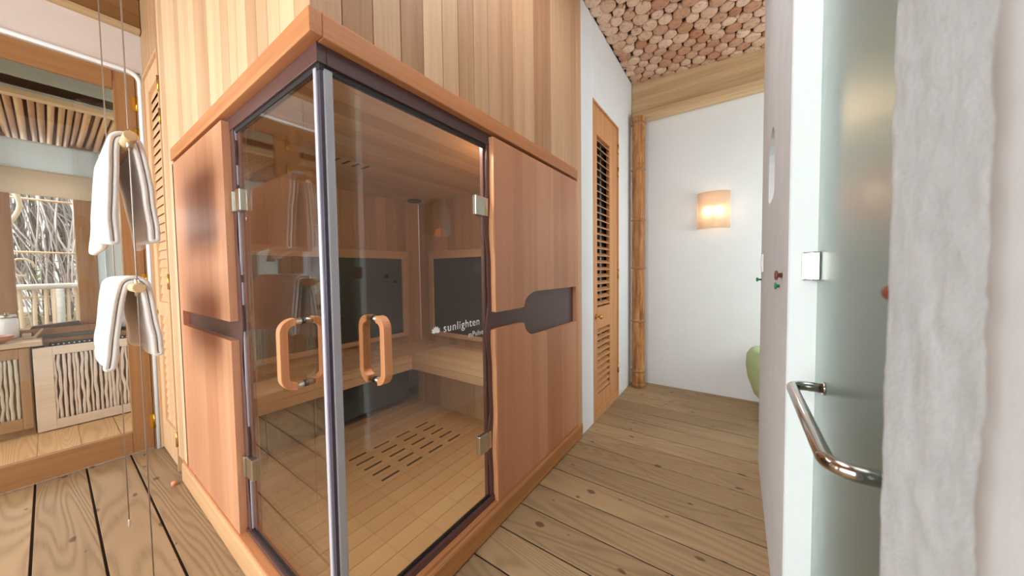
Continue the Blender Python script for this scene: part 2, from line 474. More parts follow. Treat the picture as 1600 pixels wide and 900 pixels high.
# (b) near piece: rough plaster with an uneven arris
def rough_wall(name, mat, y0, y1, xf, amp, arris):
    nz, ny = 300, 40
    m_ = MB(); z0, z1 = 0.3, 2.6
    rows = []
    prof = []
    for i in range(ny + 1):
        s_ = i / ny
        prof.append(s_)
    b = 0
    for j in range(nz + 1):
        z = z0 + (z1 - z0) * j / nz
        wob = mnoise.noise((0, z * 14, 3)) * arris + mnoise.noise((5, z * 60, 3)) * arris * 0.45
        for i in range(ny + 9):
            if i <= ny:
                y = y0 + (y1 + wob - y0) * i / ny; x = xf
                e_ = (y1 + wob - y) / 0.012
                if e_ < 1: x += 0.012 * (1 - math.sqrt(max(0, 1 - (1 - e_) ** 2)))
            else:
                y = y1 + wob; x = xf + 0.012 + (i - ny) * 0.012
            d = mnoise.noise((y * 30, z * 30, 1)) * amp + mnoise.noise((y * 120, z * 120, 7)) * amp * 0.5
            m_.v.append((x + d, y, z))
    W_ = ny + 9
    for j in range(nz):
        for i in range(W_ - 1):
            a = j * W_ + i; m_.face([a, a + 1, a + W_ + 1, a + W_], (0.5, 0.5), True)
    return m_
rough_wall('wall_right', None, -0.13, 0.058, XR, 0.0016, 0.0018).build('wall_right', M['rough_plaster'], struct=True)
rough_wall('wall_right', None, -2.8, -0.086, XR - 0.007, 0.0012, 0.0035).build('wall_right', M['smooth_plaster'], struct=True)
nw = MB(); nw.box(XR + 0.014, XR + 0.135, -3.0, 0.04, 0, CZ); nw.box(XR + .001, XR + .1, -3.0, .045, 0, .3); nw.box(XR + .001, XR + .1, -3.0, .045, 2.6, CZ)
nw.build('wall_right', M['smooth_plaster'], struct=True)
MB().box(XR, XR + 0.135, 0.04, 0.885, 2.85, CZ).build('wall_right', M['grey_plaster'], struct=True)
# shower room behind the frosted door
sh = MB()
sh.box(2.6, 2.7, -1.3, 2.27, 0, CZ); sh.box(1.265, 2.6, 2.17, 2.27, 0, CZ); sh.box(1.265, 2.6, -1.4, -1.3, 0, CZ); sh.box(1.265, 2.7, -1.4, 2.27, -0.06, 0.0)
sh.build('wall_shower', plain('shower_plaster', (176, 186, 176), 0.8), struct=True)

# corridor end, beyond the right wall: east wall with window
ce = MB(); ce.box(2.7, 2.8, 2.27, 3.6, 0, 0.6); ce.box(2.7, 2.8, 2.27, 3.6, 2.75, CZ); ce.box(2.7, 2.8, 2.27, 2.35, .6, 2.75); ce.box(2.7, 2.8, 3.42, 3.6, .6, 2.75)
ce.build('wall_corridor_end', M['white_plaster'], struct=True)
wn = struct_root('window_1', (2.75, 2.9, 0.6))
MB().box(2.72, 2.76, 2.35, 2.40, .6, 2.75).box(2.72, 2.76, 3.37, 3.42, .6, 2.75).box(2.72, 2.76, 2.4, 3.37, .6, .65).box(2.72, 2.76, 2.4, 3.37, 2.7, 2.75).build('window_frame', M['louvre'], wn)
MB().box(2.738, 2.744, 2.40, 3.37, .65, 2.70).build('pane', M['pane'], wn)

# wall behind the camera, with a wide window
bk = MB(); bk.box(-2.72, -2.3, -2.9, -2.8, 0, CZ); bk.box(0.8, 1.27, -2.9, -2.8, 0, CZ); bk.box(-2.3, 0.8, -2.9, -2.8, 0, 0.6); bk.box(-2.3, 0.8, -2.9, -2.8, 2.9, CZ)
bk.build('wall_back', M['white_plaster'], struct=True)
wn = struct_root('window_2', (-0.75, -2.85, 0.6))
fr = MB()
for xx in (-2.3, -1.28, -0.25, 0.75): fr.box(xx, xx + .05, -2.87, -2.83, .6, 2.9)
fr.box(-2.25, .75, -2.87, -2.83, .6, .66); fr.box(-2.25, .75, -2.87, -2.83, 2.84, 2.9)
fr.build('window_frame', M['doorframe'], wn)
MB().box(-2.25, .75, -2.853, -2.847, .66, 2.84).build('pane', M['pane'], wn)

# ---- left side: plaster band, beam, glazed garden doors (plane x=-2.62)
XL = -2.62
YC = 0.0
MB().box(XL - 0.1, XL, -3.0, 0.1, 2.80, CZ).build('wall_left', M['pink_plaster'], struct=True)
MB().box(XL, XL + 0.06, -2.8, 0.0, 3.07, 3.10).build('trim_3', M['beam_y'], struct=True, bevel=0.003)
bb = MB(); 
for k in range(3): bb.box(XL, XL + 0.045, -2.8, 0.0, 3.10 + k * .1, 3.198 + k * .1, rt())
bb.build('trim_3', M['brownboard'], struct=True)
# white rounded bead round the doors
bd = MB()
path = [(XL + .004, -2.8, 2.793)]
for k in range(0, 10):
    th = PI / 2 * (1 - k / 9); path.append((XL + .004, -0.075 + 0.065 * math.cos(th), 2.728 + 0.065 * math.sin(th)))
path.append((XL + .004, -0.010, 0.0))
bd.tube(path, 0.016, 10)
bd.build('trim_4', M['white_paint'], struct=True)
MB().box(XL - 0.1, XL - 0.0, -0.008, 0.1, 0, 2.80).build('wall_left', M['white_plaster'], struct=True)

def glazed_door(n, ya, yb, handle_side):
    """leaf from ya (far corner side) to yb (towards the viewer's back)"""
    r = struct_root('door_%d' % n, (XL, (ya + yb) / 2, 0))
    st = 0.105
    mf = MB(); mf.box(XL - .045, XL - .005, ya - st, ya, 0.015, 2.77); mf.box(XL - .045, XL - .005, yb, yb + st, 0.015, 2.77)
    mf.build('stile', M['doorframe'], r, bevel=0.004)
    mr = MB(); mr.box(XL - .045, XL - .005, yb + st, ya - st, 2.64, 2.77); mr.box(XL - .045, XL - .005, yb + st, ya - st, 0.015, 0.172)
    mr.box(XL - .012, XL + .0, yb + st, ya - st, 2.70, 2.77)
    mr.build('rail', M['doorframe_y'], r, bevel=0.004)
    MB().box(XL - .028, XL - .022, yb + st, ya - st, 0.172, 2.64).build('pane', M['pane'], r)
    for z in (2.57, 2.34, 1.283, 0.22):
        h = MB(); h.tube([(XL + .004, ya + .004, z - .055), (XL + .004, ya + .004, z + .055)], 0.0065, 10)
        h.box(XL - .004, XL + .001, ya - .022, ya + .02, z - .05, z + .05)
        h.build('hinge', M['brass'], r)
    return r
ys = [(-0.035, -0.86), (-0.86, -1.68), (-1.72, -2.54)]
for i, (a, c) in enumerate(ys): glazed_door(i + 1, a, c, 1)
MB().box(XL - .06, XL - .002, -0.033, -0.008, 0, 2.775).box(XL - .06, XL - .002, -1.718, -1.682, 0, 2.775).box(XL - .06, XL - .002, -2.8, -2.542, 0, 2.775).build('trim_5', M['doorframe'], struct=True)

# ================================================================== SAUNA surround: cedar cladding above
def tone_list(vals, i): return (vals[i % len(vals)], random.random())
TR = [0.45, 0.12, 0.55, 0.1, 0.8, 0.6, 0.3, 0.42, 0.5, 0.35, 0.65, 0.7, 0.22, 0.3, 0.72, 0.75, 0.7, 0.6]
c = MB(); y = -0.012; i = 0
seams = [0.0, .093, .197, .306, .408, .508, .601, .70, .805, .915, 1.017, 1.131, 1.237, 1.352, 1.45, 1.543, 1.64, 1.744, 1.856]
for i in range(len(seams) - 1):
    c.box(-0.03, 0.0, seams[i] + 0.0012, seams[i + 1] - 0.0012, 2.06, CZ, tone_list(TR, i))
c.build('wall_cladding_right', M['cedar'], struct=True, bevel=0.0015)
MB().box(-0.03, 0.003, 1.857, 1.932, 0.10, CZ, (.7, .5)).build('trim_6', M['cedar'], struct=True, bevel=0.002)
c = MB()
TL_ = [0.55, 0.95, 0.85, 0.5, 0.4, 0.95, 0.8, 0.55, 0.95, 0.9, 0.45, 0.6, 0.95, 0.75, 0.95, 0.55, 0.85, 1.0, 1.0]
xs = [0.0]
while xs[-1] > -2.02: xs.append(xs[-1] - random.uniform(0.092, 0.108))
xs[-1] = -2.03
for i in range(len(xs) - 1):
    z0 = 2.06 if xs[i + 1] > -1.83 else 0.12
    if z0 == 2.06 and xs[i] > -1.80 and xs[i + 1] < -1.72: pass
    c.box(xs[i + 1] + .0012, xs[i] - .0012, 0.0, 0.03, z0, CZ, (TL_[i % len(TL_)], random.random() * .5))
c.box(-1.905, -1.795, 0.001, 0.031, 0.12, 2.07, (.95, .3))
c.build('wall_cladding_left', M['cedar'], struct=True, bevel=0.0015)
c = MB()
for k in range(6): c.box(-2.62 + k * .1, -2.52 + k * .1 - .002, 0.004, 0.034, 2.775, CZ, (0.25 + .1 * random.random(), .3))
c.build('wall_cladding_left', M['cedar'], struct=True)
MB().box(-2.62, -2.03, 0.06, 0.1, 0, CZ).build('wall_cladding_left', M['groove'], struct=True)
MB().box(-2.0, -0.05, 0.05, 0.1, 2.12, CZ).box(-0.1, -.05, .1, 1.93, 2.12, CZ).build('wall_cladding_left', M['groove'], struct=True)

# ================================================================== SAUNA CABIN
sa = thing('sauna_cabin', 'cedar sauna cabin with frameless glass corner doors and plum metal frame on plank floor', 'sauna', (-0.9, 0.9, 0))
# header trim
MB().box(-1.79, 0.006, -0.006, 0.03, 2.0, 2.071).build('header_trim', M['trim_x'], sa, bevel=0.003)
MB().box(-0.03, 0.006, 0.0302, 1.856, 2.0, 2.071).build('header_trim', M['trim_y'], sa, bevel=0.003)
# plum header behind
MB().box(-1.79, -0.026, 0.026, 0.055, 1.945, 2.02).box(-0.055, -0.026, 0.055, 1.83, 1.945, 2.02).build('metal_header', M['purple'], sa, bevel=0.002)
MB().box(-0.80, -0.03, 0.034, 0.05, 1.928, 1.9448).box(-0.05, -0.034, 0.05, 0.83, 1.928, 1.9448).build('header_seal', M['black'], sa)

def wav(z, ph, a=0.012):
    return a * math.sin(z * 11.0 + ph) + a * 0.5 * math.sin(z * 23 + ph * 2)
# wood wall panels. right face: outlined with the mouth cut-out
def wavy_col(z0, z1, n, fn): return [(fn(z0 + (z1 - z0) * i / n), z0 + (z1 - z0) * i / n) for i in range(n + 1)]
def right_edge(z): return 0.840 + wav(z, 0.6, 0.004)
PT, PB = 1.983, 0.125
def strips(mb, outline_lo, outline_hi, y0, y1, x0, x1, cuts):
    """vertical boards between y cuts, bottom/top given by functions"""
    for a, b_ in zip(cuts[:-1], cuts[1:]):
        n = max(1, int((b_ - a) / 0.012)); tn = rt(0.1, 0.9)
        pts_ = [(a + (b_ - a) * i / n, outline_lo(a + (b_ - a) * i / n)) for i in range(n + 1)]
        pts_ += [(b_ - (b_ - a) * i / n, outline_hi(b_ - (b_ - a) * i / n)) for i in range(n + 1)]
        # drop degenerate
        mb.prism(pts_, x0, x1, 'x', tn)
def mouth_top(y):
    if y < 1.075: return 1.108
    if y < 1.10: return 1.108 + (y - 1.075) * 0.15
    if y < 1.26:
        u = (1.26 - y) / 0.16; return 1.112 + 0.082 * math.sqrt(max(0, 1 - u * u))
    return 1.194
def mouth_bot(y):
    if y < 1.075: return 1.022
    if y < 1.10: return 1.022 - (y - 1.075) * 0.15
    if y < 1.26:
        u = (1.26 - y) / 0.16; return 1.018 - 0.09 * math.sqrt(max(0, 1 - u * u))
    return 0.928
cuts = [0.84, 0.90, 1.0, 1.10, 1.18, 1.26, 1.37, 1.47, 1.58, 1.69, 1.83]
pu = MB(); strips(pu, mouth_top, lambda y: PT, 0, 0, -0.028, 0.0, cuts)
# remainder to the right of the recess
pu.box(-0.028, 0.0, 1.83, 1.8565, PB, PT, (.6, .4))
pu.build('upper_wood_panel', M['panel'], sa)
pl_ = MB(); strips(pl_, lambda y: PB, mouth_bot, 0, 0, -0.028, 0.0, cuts)
pl_.build('lower_wood_panel', M['panel'], sa)
# pale sawn front edges
def edge_strip(fn, z0, z1, x0, x1, mb):
    n = int((z1 - z0) / 0.02)
    pts_ = [(fn(z0 + (z1 - z0) * i / n), z0 + (z1 - z0) * i / n) for i in range(n + 1)]
    pts_ += [(0.8402, z1), (0.8402, z0)]
    mb.prism(pts_, x0, x1, 'x')
es = MB(); edge_strip(lambda z: 0.832 + wav(z, .6, .005), PB, 1.018, -0.028, -0.001, es); edge_strip(lambda z: 0.832 + wav(z, .6, .005), 1.110, PT, -0.028, -0.001, es)
es.build('panel_edge', M['panel_edge'], sa)
# plum backing plate behind the panels (shows in the recess and as a wavy strip by the door)
def wavy_plate(mb, fn, far, z0, z1, a0, a1, axis):
    n = 90
    pts_ = [(fn(z0 + (z1 - z0) * i / n), z0 + (z1 - z0) * i / n) for i in range(n + 1)] + [(far, z1), (far, z0)]
    mb.prism(pts_, a0, a1, axis)
pp = MB(); wavy_plate(pp, lambda z: 0.806 + wav(z, 0.2, .010), 1.85, 0.14, 1.95, -0.040, -0.0285, 'x')
pp.build('metal_plate', M['purple'], sa)
# left face panels
cutsx = [-1.795, -1.70, -1.60, -1.49, -1.39, -1.28, -1.17, -1.07, -0.97, -0.90, -0.834]
pu = MB(); pl2 = MB()
for a, b_ in zip(cutsx[:-1], cutsx[1:]):
    tn = rt(0.4, 1.0)
    z_lo = 1.108
    a2 = a
    pu.box(a2, b_, 0.0, 0.029, z_lo, PT, tn); pl2.box(a2, b_, 0.0, 0.029, PB, 1.022, tn)
pu.box(-1.795, -1.71, 0.0, .029, 1.022, 1.108, (.8, .3))
pu.build('upper_wood_panel', M['panel'], sa); pl2.build('lower_wood_panel', M['panel'], sa)
pp = MB(); 
n = 90
pts_ = [(-0.792 + wav(0.14 + 1.81 * i / n, 1.0, .010), 0.14 + 1.81 * i / n) for i in range(n + 1)] + [(-1.71, 1.95), (-1.71, 0.14)]
pp.prism(pts_, 0.0295, 0.040, 'y'); pp.build('metal_plate', M['purple'], sa)
# deep jambs
MB().box(-1.0, -0.755, 0.041, 0.06, 0.14, 1.95).build('metal_jamb', M['purple'], sa)
MB().box(-0.06, -0.041, 0.80, 1.0, 0.14, 1.95).build('metal_jamb', M['purple'], sa)
# base moulding, lower step + threshold
bz = MB(); bz.box(-0.05, 0.012, -0.012, 1.93, 0.0, 0.108)
bz.build('base_moulding', M['base_y'], sa, bevel=0.012)
bz = MB(); bz.box(-1.90, -0.051, -0.012, 0.05, 0.0, 0.122)
bz.build('base_moulding', M['base_x'], sa, bevel=0.010)
MB().box(-1.9, -0.052, -0.004, 0.05, 0.1225, 0.138).build('base_cap', M['trim_x'], sa)
MB().box(-0.0515, -0.0, -0.004, 1.86, 0.1085, 0.124).build('base_cap', M['trim_y'], sa)
MB().box(-0.83, -0.022, 0.022, 0.058, 0.1385, 0.156).box(-0.058, -0.022, 0.058, 0.85, 0.1245, 0.156).build('metal_sill', M['purple'], sa, bevel=0.002)
MB().box(-0.81, -0.045, 0.034, 0.048, 0.156, 0.166).box(-0.048, -0.034, 0.048, 0.83, 0.156, 0.166).build('sill_seal', M['black'], sa)

# interior
SXW, SYL, SZF, SZC = -1.77, 1.81, 0.12, 2.03
fb = MB(); x = SXW
while x < -0.065:
    fb.box(x + .0012, min(x + .0875, -.062), 0.062, SYL, SZF - .03, SZF, rt(.2, .9)); x += 0.0885
sfl = fb.build('sauna_floor', M['sauna_floor'], sa)
MB().box(SXW, -.062, .062, SYL, .05, .088).build('sub_floor', M['groove'], sa)
for i in range(5):
    for j in range(4):
        x0 = -1.018 + i * 0.0885; y0 = 0.60 + j * 0.174
        MB().box(x0 - .008, x0 + .008, y0, y0 + .115, SZF, SZF + .0012).build('floor_vent_slot', M['groove'], sa)
cb = MB(); x = SXW
while x < -0.055:
    cb.box(x + .001, min(x + .107, -.056), 0.056, SYL, SZC, SZC + .03, rt(.2, .9)); x += 0.108
cb.build('sauna_ceiling', M['sauna_in_y'], sa)
for j in range(4):
    y0 = 0.60 + j * 0.065; MB().box(-1.12, -1.03, y0, y0 + .018, SZC - .0015, SZC).build('ceiling_vent_slot', M['groove'], sa)
# added light strip behind the header, out of sight, brightens the cabin
MB().box(-.16, -.10, .25, 1.45, SZC - .02, SZC).build('added_light_strip', emit('added_strip_glow', (255, 240, 220), 3), sa)
l = bpy.data.lights.new('sauna_fill', 'AREA'); l.shape = 'RECTANGLE'; l.size = .06; l.size_y = 1.2; l.energy = 32; l.color = (1, .95, .88)
o = bpy.data.objects.new('sauna_fill', l); COL.objects.link(o); o.location = (-.13, .85, SZC - .025); o.rotation_euler = (0, -.5, 0)
def inner_wall(mb, a0, a1, z0, z1, plane, fixed, tn=None):
    a = a0
    while a < a1 - .02:
        b_ = min(a + random.uniform(.085, .125), a1); tn = rt(.1, .95)
        if plane == 'x': mb.box(fixed - .03, fixed, a + .0008, b_ - .0008, z0, z1, tn)
        else: mb.box(a + .0008, b_ - .0008, fixed, fixed + .03, z0, z1, tn)
        a = b_
iw = MB(); inner_wall(iw, .06, SYL, SZF - .03, SZC + .03, 'x', SXW); inner_wall(iw, SXW, -.06, SZF - .03, SZC + .03, 'y', SYL)
inner_wall(iw, SXW, -.86, SZF - .03, SZC + .03, 'y', .065); 
iw.build('inner_wall_boards', M['sauna_in_z'], sa)
iw = MB(); inner_wall(iw, .87, SYL, SZF - .03, SZC + .03, 'x', -.065)
iw.build('inner_wall_boards', M['sauna_in_z'], sa)
# infrared heater panels in wooden surrounds
def heater(a0, a1, plane, z0=.72, z1=1.45):
    if plane == 'x':
        h = MB().box(SXW, SXW + .03, a0, a1, z0, z1).build('heater_panel', M['heater'], sa)
        s_ = MB(); s_.box(SXW, SXW + .045, a0 - .06, a1 + .06, z1, z1 + .075); s_.box(SXW, SXW + .045, a0 - .06, a0, z0 - .04, z1); s_.box(SXW, SXW + .045, a1, a1 + .06, z0 - .04, z1)
        s_.box(SXW, SXW + .045, a0, a1, z0 - .04, z0); s_.build('heater_surround', M['sauna_in_y'], h, bevel=.003)
    else:
        h = MB().box(a0, a1, SYL - .03, SYL, z0, z1).build('heater_panel', M['heater'], sa)
        s_ = MB(); s_.box(a0 - .06, a1 + .06, SYL - .045, SYL, z1, z1 + .075); s_.box(a0 - .06, a0, SYL - .045, SYL, z0 - .04, z1); s_.box(a1, a1 + .06, SYL - .045, SYL, z0 - .04, z1)
        s_.box(a0, a1, SYL - .045, SYL, z0 - .04, z0); s_.build('heater_surround', M['sauna_in_x'], h, bevel=.003)
heater(.25, 1.56, 'x'); heater(-1.52, -.30, 'y')
# L-shaped bench
BX, BY = -1.33, 1.345
be = MB()
for k in range(5): be.box(SXW + k * .088, SXW + k * .088 + .085, .10, SYL, .575, .60, rt(.3, 1))
be.build('bench_seat', M['sauna_in_y'], sa, bevel=.002)
be = MB()
for k in range(5): be.box(BX + .0005, -.10, SYL - k * .092 - .089, SYL - k * .092, .575, .60, rt(.3, 1))
be.build('bench_seat', M['sauna_in_x'], sa, bevel=.002)
MB().box(BX - .02, BX, .10, BY, .535, .574, (.8, .4)).box(BX - .02, BX, .10, BY, .47, .532, (.7, .4)).build('bench_front', M['sauna_in_y'], sa, bevel=.002)
MB().box(BX, -.10, BY, BY + .02, .535, .574, (.9, .4)).box(BX, -.10, BY, BY + .02, .47, .532, (.6, .4)).build('bench_front', M['sauna_in_x'], sa, bevel=.002)
MB().box(-1.48, -1.46, .15, 1.40, .18, .46).build('bench_heater', M['heater'], sa)
be = MB(); inner_wall(be, -1.45, -.1, .12, .47, 'y', 1.50); be.build('bench_riser', M['sauna_in_z'], sa)
MB().lathe([(.062, 0), (.068, -.006), (.066, -.014), (.03, -.018), (.001, -.018)], (-1.64, 1.66, SZC), seg=28).build('ceiling_speaker', M['heater'], sa)

# glass doors
dR = MB().box(-0.044, -0.036, 0.052, 0.828, 0.166, 1.936).build('glass_door', M['glass'], sa, loc=(-.04, .05, .166))
dL = MB().box(-0.790, -0.046, 0.036, 0.044, 0.166, 1.936).build('glass_door', M['glass'], sa, loc=(-.04, .04, .166))
tag(dR, 'right glass door with sunlighten lettering'); tag(dL, 'left glass door')
MB().box(-0.064, -0.047, 0.030, 0.050, 0.166, 1.936).build('edge_seal', M['seal'], dL, bevel=.003)
MB().box(-0.050, -0.029, 0.046, 0.074, 0.166, 1.936).build('edge_seal', plain('seal_clear', (168, 164, 170), .2, 0, .7), dR, bevel=.004)
MB().box(-0.046, -0.032, 0.036, 0.0455, 0.166, 1.936).build('seal_gasket', plain('gasket', (70, 60, 74), .3), dR)
MB().box(-0.046, -0.034, 0.826, 0.834, 0.166, 1.936).build('edge_seal', M['seal'], dR)
MB().box(-0.792, -0.786, 0.033, 0.047, 0.166, 1.936).build('edge_seal', M['seal'], dL)
# hinges
for z in (1.635, 0.455):
    h = MB(); h.box(-0.048, -0.024, 0.725, 0.795, z - .047, z + .047); h.box(-0.045, -0.026, 0.798, 0.822, z - .045, z + .045)
    h.build('hinge', M['chrome'], dR, bevel=.004)
    h = MB(); h.box(-0.795, -0.725, 0.022, 0.048, z - .047, z + .047); h.box(-0.828, -0.798, 0.016, 0.045, z - .045, z + .045)
    h.build('hinge', M['chrome'], dL, bevel=.004)
# D handles, through the glass
def handle(door, horiz, pos, z0=.928, z1=1.168, reach=.076, wd=.030, th=.024):
    """two wooden C halves either side of the glass, joined by metal posts. horiz 'x': door normal along x at y=pos"""
    rO = .046
    for sgn in (1, -1):
        out = []; inn = []
        # profile in (n, z): n distance from the glass
        n0 = .029
        def cor(cx_, cz_, r, a0, a1): return [(cx_ + r * math.cos(a0 + (a1 - a0) * i / 7), cz_ + r * math.sin(a0 + (a1 - a0) * i / 7)) for i in range(8)]
        out = [(n0, z0)] + cor(reach - rO, z0 + rO, rO, -PI / 2, 0) + cor(reach - rO, z1 - rO, rO, 0, PI / 2) + [(n0, z1)]
        rI = rO - th
        inn = [(n0, z1 - th)] + cor(reach - rO, z1 - rO, rI, PI / 2, 0) + cor(reach - rO, z0 + rO, rI, 0, -PI / 2) + [(n0, z0 + th)]
        po = out + inn
        m_ = MB()
        if horiz == 'x': m_.prism([(-.04 + sgn * a, c_) for a, c_ in po], pos - wd / 2, pos + wd / 2, 'y')
        else: m_.prism([(.04 + sgn * a, c_) for a, c_ in po], pos - wd / 2, pos + wd / 2, 'x')
        m_.build('door_handle', M['handle_wood'], door, bevel=.005)
    for zz in (z0 + th / 2, z1 - th / 2):
        m_ = MB()
        if horiz == 'x': m_.tube([(-.04 - .031, pos, zz), (-.04 + .031, pos, zz)], .0105, 16)
        else: m_.tube([(pos, .04 - .031, zz), (pos, .04 + .031, zz)], .0105, 16)
        m_.build('handle_post', M['chrome'], door)
        m_ = MB()
        if horiz == 'x': m_.tube([(-.047, pos, zz), (-.033, pos, zz)], .0115, 16)
        else: m_.tube([(pos, .033, zz), (pos, .047, zz)], .0115, 16)
        m_.build('handle_washer', M['black'], door)
handle(dR, 'x', .195); handle(dL, 'y', -.215)
# lettering on the right door
def text_mesh(body, size, y, z, parent, name, sx=1.0):
    cu = bpy.data.curves.new('txt', 'FONT'); cu.body = body; cu.size = size; cu.extrude = 0.0003; cu.space_character = 1.12
    o = bpy.data.objects.new('txt', cu); COL.objects.link(o)
    bpy.context.view_layer.update()
    me = bpy.data.meshes.new_from_object(o.evaluated_get(bpy.context.evaluated_depsgraph_get()))
    bpy.data.objects.remove(o)
    for v in me.vertices:
        v.co = Vector((-0.0353 + v.co.z, y + v.co.x * sx, z + v.co.y)) - Vector(wloc(parent))
    me.materials.clear(); me.materials.append(M['white_paint'])
    q = bpy.data.objects.new(name, me); COL.objects.link(q); q.parent = parent
    return q
text_mesh('sunlighten', .052, .512, 1.056, dR, 'door_lettering', 1.0)
text_mesh('mPulse', .036, .668, 1.006, dR, 'door_lettering', .95)
lo = MB()
for k, (ang, ln_, wd) in enumerate([(90, .026, .006), (62, .026, .006), (118, .026, .006), (32, .027, .0065), (148, .027, .0065), (8, .024, .006), (172, .024, .006)]):
    a = math.radians(ang); cy_, cz_ = .470, 1.063; d = (math.cos(a), math.sin(a)); nrm = (-d[1], d[0]); P_ = []
    for i in range(13):
        u = i / 12; r_ = wd * math.sin(PI * u ** .8); P_.append((cy_ + d[0] * ln_ * u + nrm[0] * r_, cz_ + d[1] * ln_ * u + nrm[1] * r_))
    for i in range(11, 0, -1):
        u = i / 12; r_ = wd * math.sin(PI * u ** .8); P_.append((cy_ + d[0] * ln_ * u - nrm[0] * r_, cz_ + d[1] * ln_ * u - nrm[1] * r_))
    lo.prism(P_, -.0358, -.0350 + k * .00003, 'x')
lo.build('door_emblem', M['white_paint'], dR)

# ================================================================== LOUVRE DOORS
def louvre_door(name, u0, u1, top, mat, placeP, hinges_at, knob_z, open_u, zsplit, pitch=.062, sill=True, zbot=.07, tilt=(.40, .018)):
    """door in a local plane: u along the wall, n out of the wall (towards the viewer), z up"""
    r = struct_root(name, placeP((u0 + u1) / 2, 0, 0))
    a, b_ = open_u
    (l0, l1), (l2, l3) = zsplit
    def bx(mb, ua, ub, na, nb, za, zb):
        p0 = placeP(ua, na, za); p1 = placeP(ub, nb, zb)
        mb.box(min(p0[0], p1[0]), max(p0[0], p1[0]), min(p0[1], p1[1]), max(p0[1], p1[1]), za, zb)
    fr = MB()
    bx(fr, u0, u0 + .012, -.05, .012, zbot, top); bx(fr, u1 - .012, u1, -.05, .012, zbot, top); bx(fr, u0 + .012, u1 - .012, -.05, .012, top - .012, top)
    fr.build('door_frame', mat, r)
    lf = MB(); g = .015
    bx(lf, u0 + g, a, -.036, 0, zbot, top - g); bx(lf, b_, u1 - g, -.036, 0, zbot, top - g)
    bx(lf, a, b_, -.036, 0, zbot, l0); bx(lf, a, b_, -.036, 0, l1, l2); bx(lf, a, b_, -.036, 0, l3, top - g)
    lf.build('door_leaf', mat, r, bevel=.003)
    sl = MB()
    for z0, z1 in ((l0, l1), (l2, l3)):
        n = int(round((z1 - z0) / pitch)); ph = (z1 - z0) / n
        for k in range(n):
            zc = z0 + ph * (k + .5); dz, dn, th = ph * tilt[0], tilt[1], .0035
            # slat sloping down towards the viewer
            q = [(-.018 + dn, zc - dz), (-.018 + dn, zc - dz + th * 2), (-.018 - dn, zc + dz), (-.018 - dn, zc + dz - th * 2)]
            P8 = [placeP(uu, n_, z_) for uu in (a, b_) for n_, z_ in q]
            i0 = len(sl.v); sl.v += P8
            for fc in ((0, 1, 2, 3), (7, 6, 5, 4), (0, 4, 5, 1), (1, 5, 6, 2), (2, 6, 7, 3), (3, 7, 4, 0)): sl.face([i0 + t_ for t_ in fc])
    sl.build('louvre_slats', mat, r)
    for hz in hinges_at:
        h = MB(); p0 = placeP(u1 - g / 2 if hinge_hi else u0 + g / 2, .008, hz - .05)
        h.tube([p0, (p0[0], p0[1], hz + .05)], .008, 10); h.build('hinge', M['brass'], r)
    if sill:
        sb = MB(); bx(sb, u0, u1, -.06, .014, 0, zbot - .003); sb.build('door_sill', mat, r)
    return r
hinge_hi = True
r = louvre_door('door_5', 2.19, 2.90, 2.745, M['louvre'], lambda u, n_, z: (-.012 + n_, u, z), (2.53, 2.30, 1.275, .306), .89, (2.315, 2.655), ((.20, .79), (.985, 2.49)), tilt=(.24, .017))
MB().lathe([(.024, 0), (.024, .004), (.009, .008), (.008, .030), (.016, .036), (.022, .046), (.018, .056), (.001, .058)], (-.012, 2.275, .91), 'x', 20).build('door_knob', M['brass'], r)
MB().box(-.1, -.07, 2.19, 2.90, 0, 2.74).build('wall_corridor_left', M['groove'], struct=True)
tt = MB().tube([(-.055, 2.50, .1), (-.055, 2.50, 2.6)], .012, 10).build('louvre_rod', plain('grey_rod', (150, 160, 165), .4), r)
hinge_hi = True
r2 = louvre_door('door_4', -2.59, -2.035, 2.76, M['louvre_pale'], lambda u, n_, z: (u, .006 - n_, z), (2.54, 2.335, 1.276, .228), 1.0, (-2.47, -2.12), ((.25, 1.03), (1.13, 2.62)), zbot=.012, sill=False, tilt=(.60, .006))
MB().lathe([(.02, 0), (.02, .004), (.007, .008), (.007, .022), (.014, .03), (.012, .04), (.001, .042)], (-2.53, .006, 1.05), 'y', 16).build('door_knob', M['brass'], r2).scale = (1, -1, 1)

# ================================================================== FROSTED SHOWER DOOR
dr = struct_root('door_6', (1.2, .5, 0))
MB().box(1.196, 1.204, -.02, .858, .03, 2.84).build('pane', M['frost'], dr)
for z in (1.318, .235):
    h = MB(); h.box(1.175, 1.196, .81, .855, z - .042, z + .042); h.box(1.160, 1.194, .849, .8615, z - .042, z + .042); h.build('hinge', M['chrome2'], dr, bevel=.003)
    h = MB().tube([(1.186, .856, z - .038), (1.186, .856, z + .038)], .007, 12); h.build('hinge_pin', M['chrome2'], dr)
hb = MB()
ZH = .992
path = [(1.194, .715, ZH)]
rb = .035; xo = 1.125
for k in range(9):
    th = PI / 2 * k / 8; path.append((xo + rb - rb * math.sin(th), .715 - rb + rb * math.cos(th) , ZH))
for k in range(9):
    th = PI / 2 * k / 8; path.append((xo + rb - rb * math.cos(th), .255 + rb - rb * math.sin(th), ZH))
path.append((1.194, .255, ZH))
hb.tube(path, .0125, 18); hb.build('bar_handle', M['chrome2'], dr)
MB().lathe([(.017, 0), (.017, .006)], (1.189, .715, ZH), 'x', 20).lathe([(.017, 0), (.017, .006)], (1.189, .255, ZH), 'x', 20).build('handle_collar', M['chrome2'], dr)

